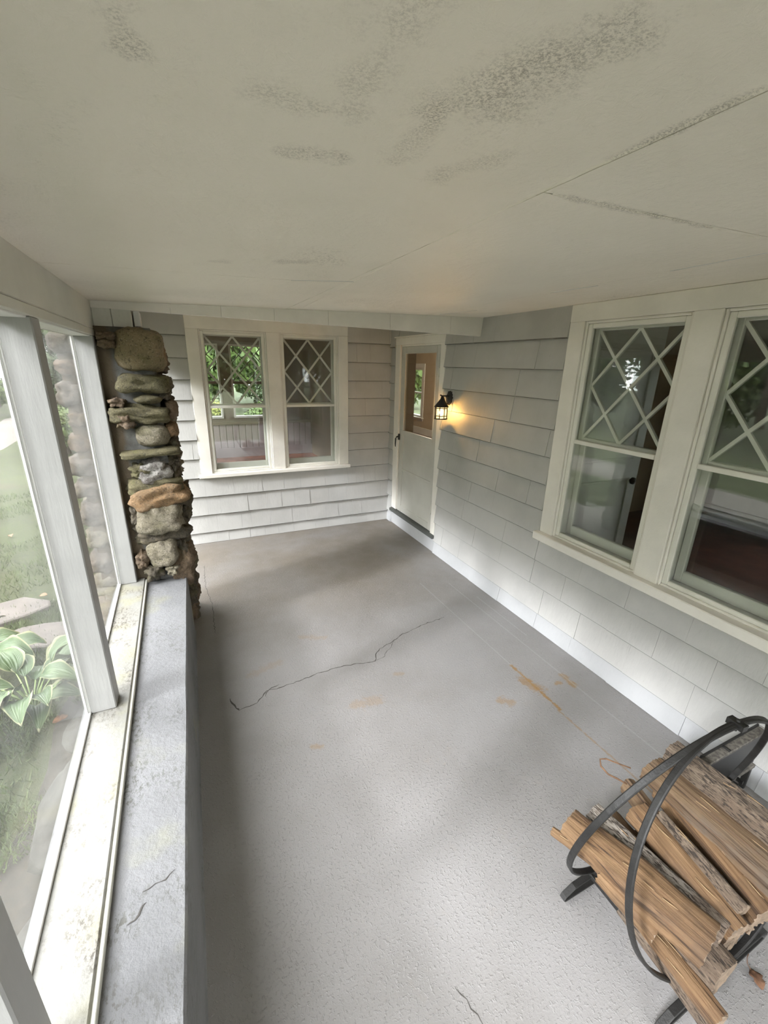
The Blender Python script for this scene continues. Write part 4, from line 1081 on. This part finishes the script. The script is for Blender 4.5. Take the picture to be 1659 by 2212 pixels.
# ------------------------------------------------------------------ outdoors
def mk_lawn():
    k = NT('lawn')
    c = k.mix(k.ramp(k.noise(1.2, 6, 0.65), 0.35, 0.68), (0.062, 0.082, 0.024), (0.040, 0.050, 0.018))
    c = k.mix(k.ramp(k.noise(26, 5, 0.7), 0.42, 0.66), c, (0.088, 0.10, 0.038))
    c = k.mix(k.ramp(k.noise(0.7, 4, 0.6), 0.52, 0.7, 0, 0.6), c, (0.10, 0.083, 0.052))
    k.col(c); k.rough(0.9); k.bump(k.noise(40, 6, 0.75), 1.0, 0.05)
    return k.m
MAT['lawn'] = mk_lawn()
def mk_gravel():
    k = NT('gravel')
    v = k.voro(28)
    c = k.mix(k.ramp(k.noise(2, 5), 0.35, 0.7), (0.15, 0.137, 0.123), (0.105, 0.095, 0.083))
    c = k.mix(k.ramp(v.outputs['Distance'], 0.25, 0.6, 0, 0.5), c, (0.16, 0.14, 0.12))
    k.col(c); k.rough(0.9); k.bump(v.outputs['Distance'], 0.8, 0.02)
    return k.m
MAT['gravel'] = mk_gravel()
MAT['soil'] = simple('garden_soil', (0.034, 0.029, 0.022), 0.95, 0, 1.0, 45, 0.55, 14)
MAT['rock'] = simple('foundation_rock', (0.055, 0.053, 0.047), 0.9, 0, 1.0, 30, 0.5, 9)
MAT['flag'] = simple('flagstone', (0.115, 0.10, 0.09), 0.85, 0, 0.6, 40, 0.3, 9)
MAT['grass'] = simple('grass_blade', (0.085, 0.12, 0.035), 0.7, 0, 0, 40, 0.5, 5)
b = bmesh.new()
bmesh.ops.create_grid(b, x_segments=90, y_segments=90, size=45)
for v in b.verts: v.co.z = GZ + mnoise.noise(v.co*0.25)*0.03 + (0 if v.co.length < 14 else mnoise.noise(v.co*0.06)*0.15)
ground = tag(link('ground', to_mesh(b, 'ground', True), 'lawn'), kind='structure', label='lawn outside the porch')
b = bmesh.new(); prev = None
for i in range(60):
    y = -14+i*0.85
    xa = -3.35-0.065*max(0, y-2)+mnoise.noise(Vector((y*0.5, 0, 0)))*0.15; xb = xa-1.45+mnoise.noise(Vector((y*0.5, 5, 0)))*0.15
    vs = [b.verts.new((xa, y, GZ-0.01)), b.verts.new((xa-0.2, y, GZ+0.045)), b.verts.new(((xa+xb)/2, y, GZ+0.05)), b.verts.new((xb+0.2, y, GZ+0.045)), b.verts.new((xb, y, GZ-0.01))]
    if prev:
        for j in range(4): b.faces.new((prev[j], prev[j+1], vs[j+1], vs[j]))
    prev = vs
tag(link('gravel_driveway', to_mesh(b, 'gravel_driveway', True), 'gravel'), kind='structure', label='pale gravel driveway across the lawn')
b = bmesh.new(); prev = None
for i in range(60):
    y = -2.5+i*0.16
    if y > 3.9: break
    xo = -0.98+mnoise.noise(Vector((y*1.4, 3, 0)))*0.14
    vs = [b.verts.new((-0.56, y, GZ+0.10)), b.verts.new((-0.68, y, GZ+0.07+mnoise.noise(Vector((y*3, 1, 0)))*0.02)), b.verts.new(((xo-0.68)/2, y, GZ+0.045+mnoise.noise(Vector((y*3, 9, 0)))*0.015)), b.verts.new((xo, y, GZ-0.02))]
    if prev:
        for j in range(3): b.faces.new((prev[j], prev[j+1], vs[j+1], vs[j]))
    prev = vs
tag(link('soil_bed', to_mesh(b, 'soil_bed', True), 'soil'), kind='structure', label='bare earth bed along the outside of the low wall')
def rock(name, loc, s, mat, label, cat='rock', group=None, seed=0, sub=3):
    b = bmesh.new(); bmesh.ops.create_icosphere(b, subdivisions=sub, radius=1)
    for v in b.verts:
        c = v.co.normalized(); n = mnoise.noise(c*1.4+Vector((seed*3.7, 0, 0)))*0.28+mnoise.noise(c*4+Vector((seed, 0, 0)))*0.09
        c = c*(1+n); v.co = Vector((c.x*s[0], c.y*s[1], c.z*s[2]))
    o = link(name, to_mesh(b, name, True), mat); o.location = loc
    return tag(o, label, cat, group)
rock('foundation_rock', (-0.70, 2.02, GZ+0.08), (0.14, 0.34, 0.13), 'rock', 'long grey rock at the foot of the low wall by the mid post', seed=1)
rock('foundation_rock', (-0.68, 1.35, GZ+0.07), (0.12, 0.30, 0.11), 'rock', 'grey rock at the foot of the low wall in the nearer bay', seed=2)
rock('foundation_rock', (-0.70, 2.62, GZ+0.07), (0.13, 0.22, 0.10), 'rock', 'brownish rock at the foot of the low wall near the pillar', seed=3)
for i, (x, y, sx, sy, rz) in enumerate(((-1.62, 4.45, 0.34, 0.24, 0.3), (-1.25, 3.92, 0.30, 0.2, -0.2), (-1.78, 3.85, 0.22, 0.20, 0.5), (-0.98, 4.35, 0.22, 0.18, 0.2))):
    b = bmesh.new(); n = 11; rnd = random.Random(i+40)
    pr = [(math.cos(2*math.pi*k/n)*(1+rnd.uniform(-.18, .12))*sx, math.sin(2*math.pi*k/n)*(1+rnd.uniform(-.18, .12))*sy) for k in range(n)]
    lo_ = [b.verts.new((p[0], p[1], -0.06)) for p in pr]; hi = [b.verts.new((p[0], p[1], 0.022)) for p in pr]; h2 = [b.verts.new((p[0]*.94, p[1]*.94, 0.032)) for p in pr]
    b.faces.new(lo_[::-1]); b.faces.new(h2)
    for k in range(n):
        j = (k+1) % n; b.faces.new((lo_[k], lo_[j], hi[j], hi[k])); b.faces.new((hi[k], hi[j], h2[j], h2[k]))
    o = link('flagstone', to_mesh(b, 'flagstone'), 'flag'); o.location = (x, y, GZ+0.01); o.rotation_euler = (0, 0, rz)
    tag(o, ('farthest flat pinkish flagstone of the garden path, toward the lawn', 'flat flagstone just behind the cream-edged hosta', 'flagstone at the picture edge beside the hostas', 'flagstone nearest the stone pillar outside')[i], 'paving stone', 'flagstones of the garden path')
# hostas
def mk_hosta():
    k = NT('hosta_leaf')
    at = k.n('ShaderNodeVertexColor'); at.layer_name = 'edge'
    s_ = k.n('ShaderNodeSeparateColor'); k.set(s_.inputs[0], at.outputs[0])
    c = k.mix(k.ramp(k.noise(7, 4), 0.35, 0.7), (0.048, 0.082, 0.031), (0.07, 0.108, 0.04))
    c = k.mix(k.ramp(s_.outputs[0], 0.62, 0.85), c, (0.22, 0.225, 0.12))
    k.col(c); k.rough(0.45)
    w_ = k.math('SINE', k.math('MULTIPLY', s_.outputs[1], 60.0))
    k.bump(w_, 0.35, 0.004)
    return k.m
MAT['hosta'] = mk_hosta()
MAT['hstem'] = simple('hosta_stem', (0.20, 0.27, 0.10), 0.6)
def hosta_leaf(L, Wd, droop, seed):
    b = bmesh.new(); col = b.loops.layers.color.new('edge'); n = 12; S = (-1, -0.8, -0.45, 0, 0.45, 0.8, 1); rows = []; rnd = random.Random(seed)
    for i in range(n+1):
        t = i/n
        w_ = Wd*(math.sin(math.pi*min(1.0, t**0.75)))**0.75 if 0 < t < 1 else 0.004
        zc_ = L*(0.28*math.sin(math.pi*t*0.6)-droop*t*t)
        rows.append([(b.verts.new((t*L, s*w_/2, zc_+abs(s)**1.5*w_*0.22+0.008*math.sin(t*14+s*5+seed))), s, t) for s in S])
    for i in range(n):
        for j in range(len(S)-1):
            q = [rows[i][j], rows[i+1][j], rows[i+1][j+1], rows[i][j+1]]
            f = b.faces.new([x[0] for x in q])
            for lp, x in zip(f.loops, q): lp[col] = (max(abs(x[1]), (x[2]-0.7)/0.3), abs(x[1]), x[2], 1)
    me = bpy.data.meshes.new('leaf'); b.to_mesh(me); b.free()
    for p in me.polygons: p.use_smooth = True
    return me
HL = [hosta_leaf(0.24, 0.16, 0.35, 1), hosta_leaf(0.20, 0.13, 0.65, 2), hosta_leaf(0.27, 0.17, 0.5, 3)]
for me in HL: me.materials.append(MAT['hosta'])
def hosta(loc, n, s, seed, label):
    e = empty('hosta_plant', loc); tag(e, label, 'plant', 'hostas along the porch wall'); rnd = random.Random(seed)
    for i in range(n):
        a = 2.4*i+rnd.uniform(-.3, .3); el = rnd.uniform(0.35, 1.15); hh = s*rnd.uniform(0.10, 0.34); rr = s*rnd.uniform(0.06, 0.22)
        tip = Vector((math.cos(a)*rr, math.sin(a)*rr, hh))
        st_ = tube('stem', [(0, 0, 0), tip*0.5+Vector((0, 0, 0.03)), tip], 0.005*s, 'hstem', e, 5)
        o = link('leaf', HL[i % 3], None, e); o.location = tip; o.scale = (s*rnd.uniform(.75, 1.15),)*3; o.rotation_euler = (rnd.uniform(-.3, .3), -rnd.uniform(-0.1, 0.5), a)
hosta((-1.06, 2.92, GZ+0.04), 22, 0.95, 3, 'variegated hosta with cream-edged leaves close outside the bay by the mid post')
hosta((-1.46, 3.40, GZ+0.02), 15, 0.85, 5, 'variegated hosta standing a little further out beside the flagstones')
hosta((-1.55, 2.75, GZ+0.0), 9, 0.75, 8, 'small hosta low in the grass short of the flagstones')
# fallen leaves
FL = [leafmesh('blade', 0.08, 0.05, i, 0.12) for i in range(3)]
for me in FL: me.materials.append(MAT['fleaf'])
for i, (x, y) in enumerate(((-1.385, 4.666), (-0.889, 2.742), (-1.151, 2.916), (-2.127, 6.605), (-0.721, 2.347))):
    o = link('fallen_leaf', FL[i % 3], None); o.location = (x, y, GZ+(0.075 if x > -0.95 else 0.035)); o.rotation_euler = (random.uniform(-.2, .2), random.uniform(-.2, .2), random.uniform(0, 6))
    tag(o, ('orange fallen leaf in the grass beyond the flagstones', 'orange-brown fallen leaf on the earth bed outside the mid post', 'brown fallen leaf in the grass short of the hostas', 'fallen leaf far out on the lawn', 'orange fallen leaf lying near the grey foundation rock')[i], 'leaf', 'fallen leaves on the lawn')
# grass blades: uncountable
vs, fs = [], []
rnd = random.Random(11)
for i in range(30000):
    y = -1.0+rnd.random()**1.3*10; x = -0.95-rnd.random()*2.4
    if mnoise.noise(Vector((x*1.6, y*1.6, 0))) < -0.12 or (y > 4.4 and x > -1.15): continue
    h = rnd.uniform(0.03, 0.075); a = rnd.random()*6.28; w_ = rnd.uniform(0.002, 0.004)*1.6; lean = rnd.uniform(0.01, 0.05); la = rnd.random()*6.28
    n0 = len(vs); dx, dy = math.cos(a)*w_, math.sin(a)*w_
    vs += [(x-dx, y-dy, GZ), (x+dx, y+dy, GZ), (x+math.cos(la)*lean, y+math.sin(la)*lean, GZ+h)]
    fs.append((n0, n0+1, n0+2))
for i in range(36000):
    y = 0.2+rnd.random()*4.4; x = -0.80-rnd.random()**1.2*1.9
    if y > 4.4 and x > -1.15: continue
    if mnoise.noise(Vector((x*2.2, y*2.2, 4))) < (-0.05 if x < -1.0 else 0.18): continue
    h = rnd.uniform(0.02, 0.065); a = rnd.random()*6.28; w_ = rnd.uniform(0.0025, 0.005); lean = rnd.uniform(0.01, 0.045); la = rnd.random()*6.28
    zb = GZ + (0.03 if x > -0.98 else 0.0)
    n0 = len(vs); dx, dy = math.cos(a)*w_, math.sin(a)*w_
    vs += [(x-dx, y-dy, zb), (x+dx, y+dy, zb), (x+math.cos(la)*lean, y+math.sin(la)*lean, zb+h)]
    fs.append((n0, n0+1, n0+2))
me = bpy.data.meshes.new('lawn_grass'); me.from_pydata(vs, [], fs)
tag(link('lawn_grass', me, 'grass'), 'short grass blades of the lawn beside the porch', 'grass', kind='stuff')
# trees and shrubs
MAT['leaf_a'] = simple('tree_leaf_dark', (0.055, 0.085, 0.025), 0.6, 0, 0, 40, 0.5, 2)
MAT['leaf_b'] = simple('tree_leaf_mid', (0.10, 0.15, 0.035), 0.6, 0, 0, 40, 0.5, 2)
MAT['leaf_c'] = simple('shrub_leaf_yellow', (0.28, 0.30, 0.05), 0.6, 0, 0, 40, 0.5, 3)
MAT['trunk'] = simple('tree_trunk', (0.10, 0.08, 0.06), 0.9, 0, 0.8, 20, 0.5, 5)
def crown(seed, n, size, mat):
    rnd = random.Random(seed); vs, fs = [], []
    blobs = [(Vector((rnd.uniform(-.48, .48), rnd.uniform(-.48, .48), rnd.uniform(-.55, .55))), rnd.uniform(.34, .46)) for _ in range(16)]
    for i in range(n):
        c, r = rnd.choice(blobs)
        d = Vector((rnd.gauss(0, 1), rnd.gauss(0, 1), rnd.gauss(0, 1))).normalized()
        p = c+d*r*rnd.uniform(.55, 1.0)
        a = Vector((rnd.gauss(0, 1), rnd.gauss(0, 1), rnd.gauss(0, 1))).normalized()*size; b2 = a.cross(d).normalized()*size*0.5
        k = len(vs); vs += [tuple(p-a), tuple(p+b2), tuple(p+a), tuple(p-b2)]; fs.append((k, k+1, k+2, k+3))
    me = bpy.data.meshes.new('foliage'); me.from_pydata(vs, [], fs); me.materials.append(MAT[mat]); return me
CR = [crown(1, 7000, 0.065, 'leaf_a'), crown(2, 7000, 0.065, 'leaf_b'), crown(3, 6000, 0.06, 'leaf_c')]
def tree(x, y, h, r, ci, label, trunk=0.35, kind='tree'):
    e = empty('garden_tree' if kind == 'tree' else 'garden_shrub', (x, y, GZ-0.05)); tag(e, label, kind, 'trees around the garden' if kind == 'tree' else 'shrubs around the garden')
    tr_ = h*trunk
    tube('trunk', [(0, 0, -0.2), (0.05*r, 0, tr_*0.6), (0, 0.05*r, h*0.6)], [0.05*r+0.05, 0.04*r+0.04, 0.02], 'trunk', e, 8)
    o = link('foliage', CR[ci], None, e); o.location = (0, 0, tr_+(h-tr_)*0.5); o.scale = (r, r, (h-tr_)*0.55); o.rotation_euler = (0, 0, random.random()*6)
rnd = random.Random(5)
for i in range(9):
    tree(-11.2-(0.5 if i % 2 else 0), -12+i*4.3, rnd.uniform(4.2, 5.0), 2.05, i % 2, 'bushy tree along the far edge of the lawn', 0.04)
for i in range(8):
    y = -18+i*7.0
    tree(-17.5, y, rnd.uniform(12.5, 13.5) if not -12 < y < 3 else 9.6, 3.35, i % 2, 'tall leafy tree in the wood beyond the driveway', 0.06)
for i in range(8):
    y = -14.5+i*7.0
    tree(-24.6, y, 14.5 if not -12 < y < 3 else 12.5, 3.35, i % 2, 'tall leafy tree deep in the wood beyond the driveway', 0.06)
for i in range(6):
    tree(-17+i*5.6, 31.5, rnd.uniform(12, 14), 2.7, i % 2, 'tall leafy tree behind the wood at the end of the garden', 0.04)
for i in range(5):
    tree(-7.2+i*4.7, -10, rnd.uniform(4.5, 6), 2.25, i % 2, 'unseen leafy tree added behind the photographer to block sky reflections', 0.06)  # row added to keep bright sky out of the pane reflections
for i in range(7):
    tree(-13+i*5.6, 25, rnd.uniform(8, 10), 2.7, i % 2, 'leafy tree in the wood at the end of the garden', 0.05)
for i in range(9):
    tree(-9.0+i*2.5, 20.6, rnd.uniform(1.8, 2.8), 1.2, (2, 1, 0)[i % 3], 'low shrub in the hedge at the end of the lawn', 0.06, 'shrub')
for i in range(4):
    tree(-2.2+i*3.5, 15.6, rnd.uniform(5.0, 5.8), 1.7, i % 2, 'dense tree behind the yellow-green hedge', 0.04)
for i in range(6):
    tree(-2.6+i*1.62, 12.6, rnd.uniform(1.3, 1.5), 0.78, 2 if i % 3 else 1, 'yellow-green shrub of the hedge seen through the far windows', 0.06, 'shrub')
for i in range(4):
    tree(9.5, -3+i*4.2, rnd.uniform(4, 6), 2.0, i % 2, 'leafy tree on the far side of the house', 0.08)
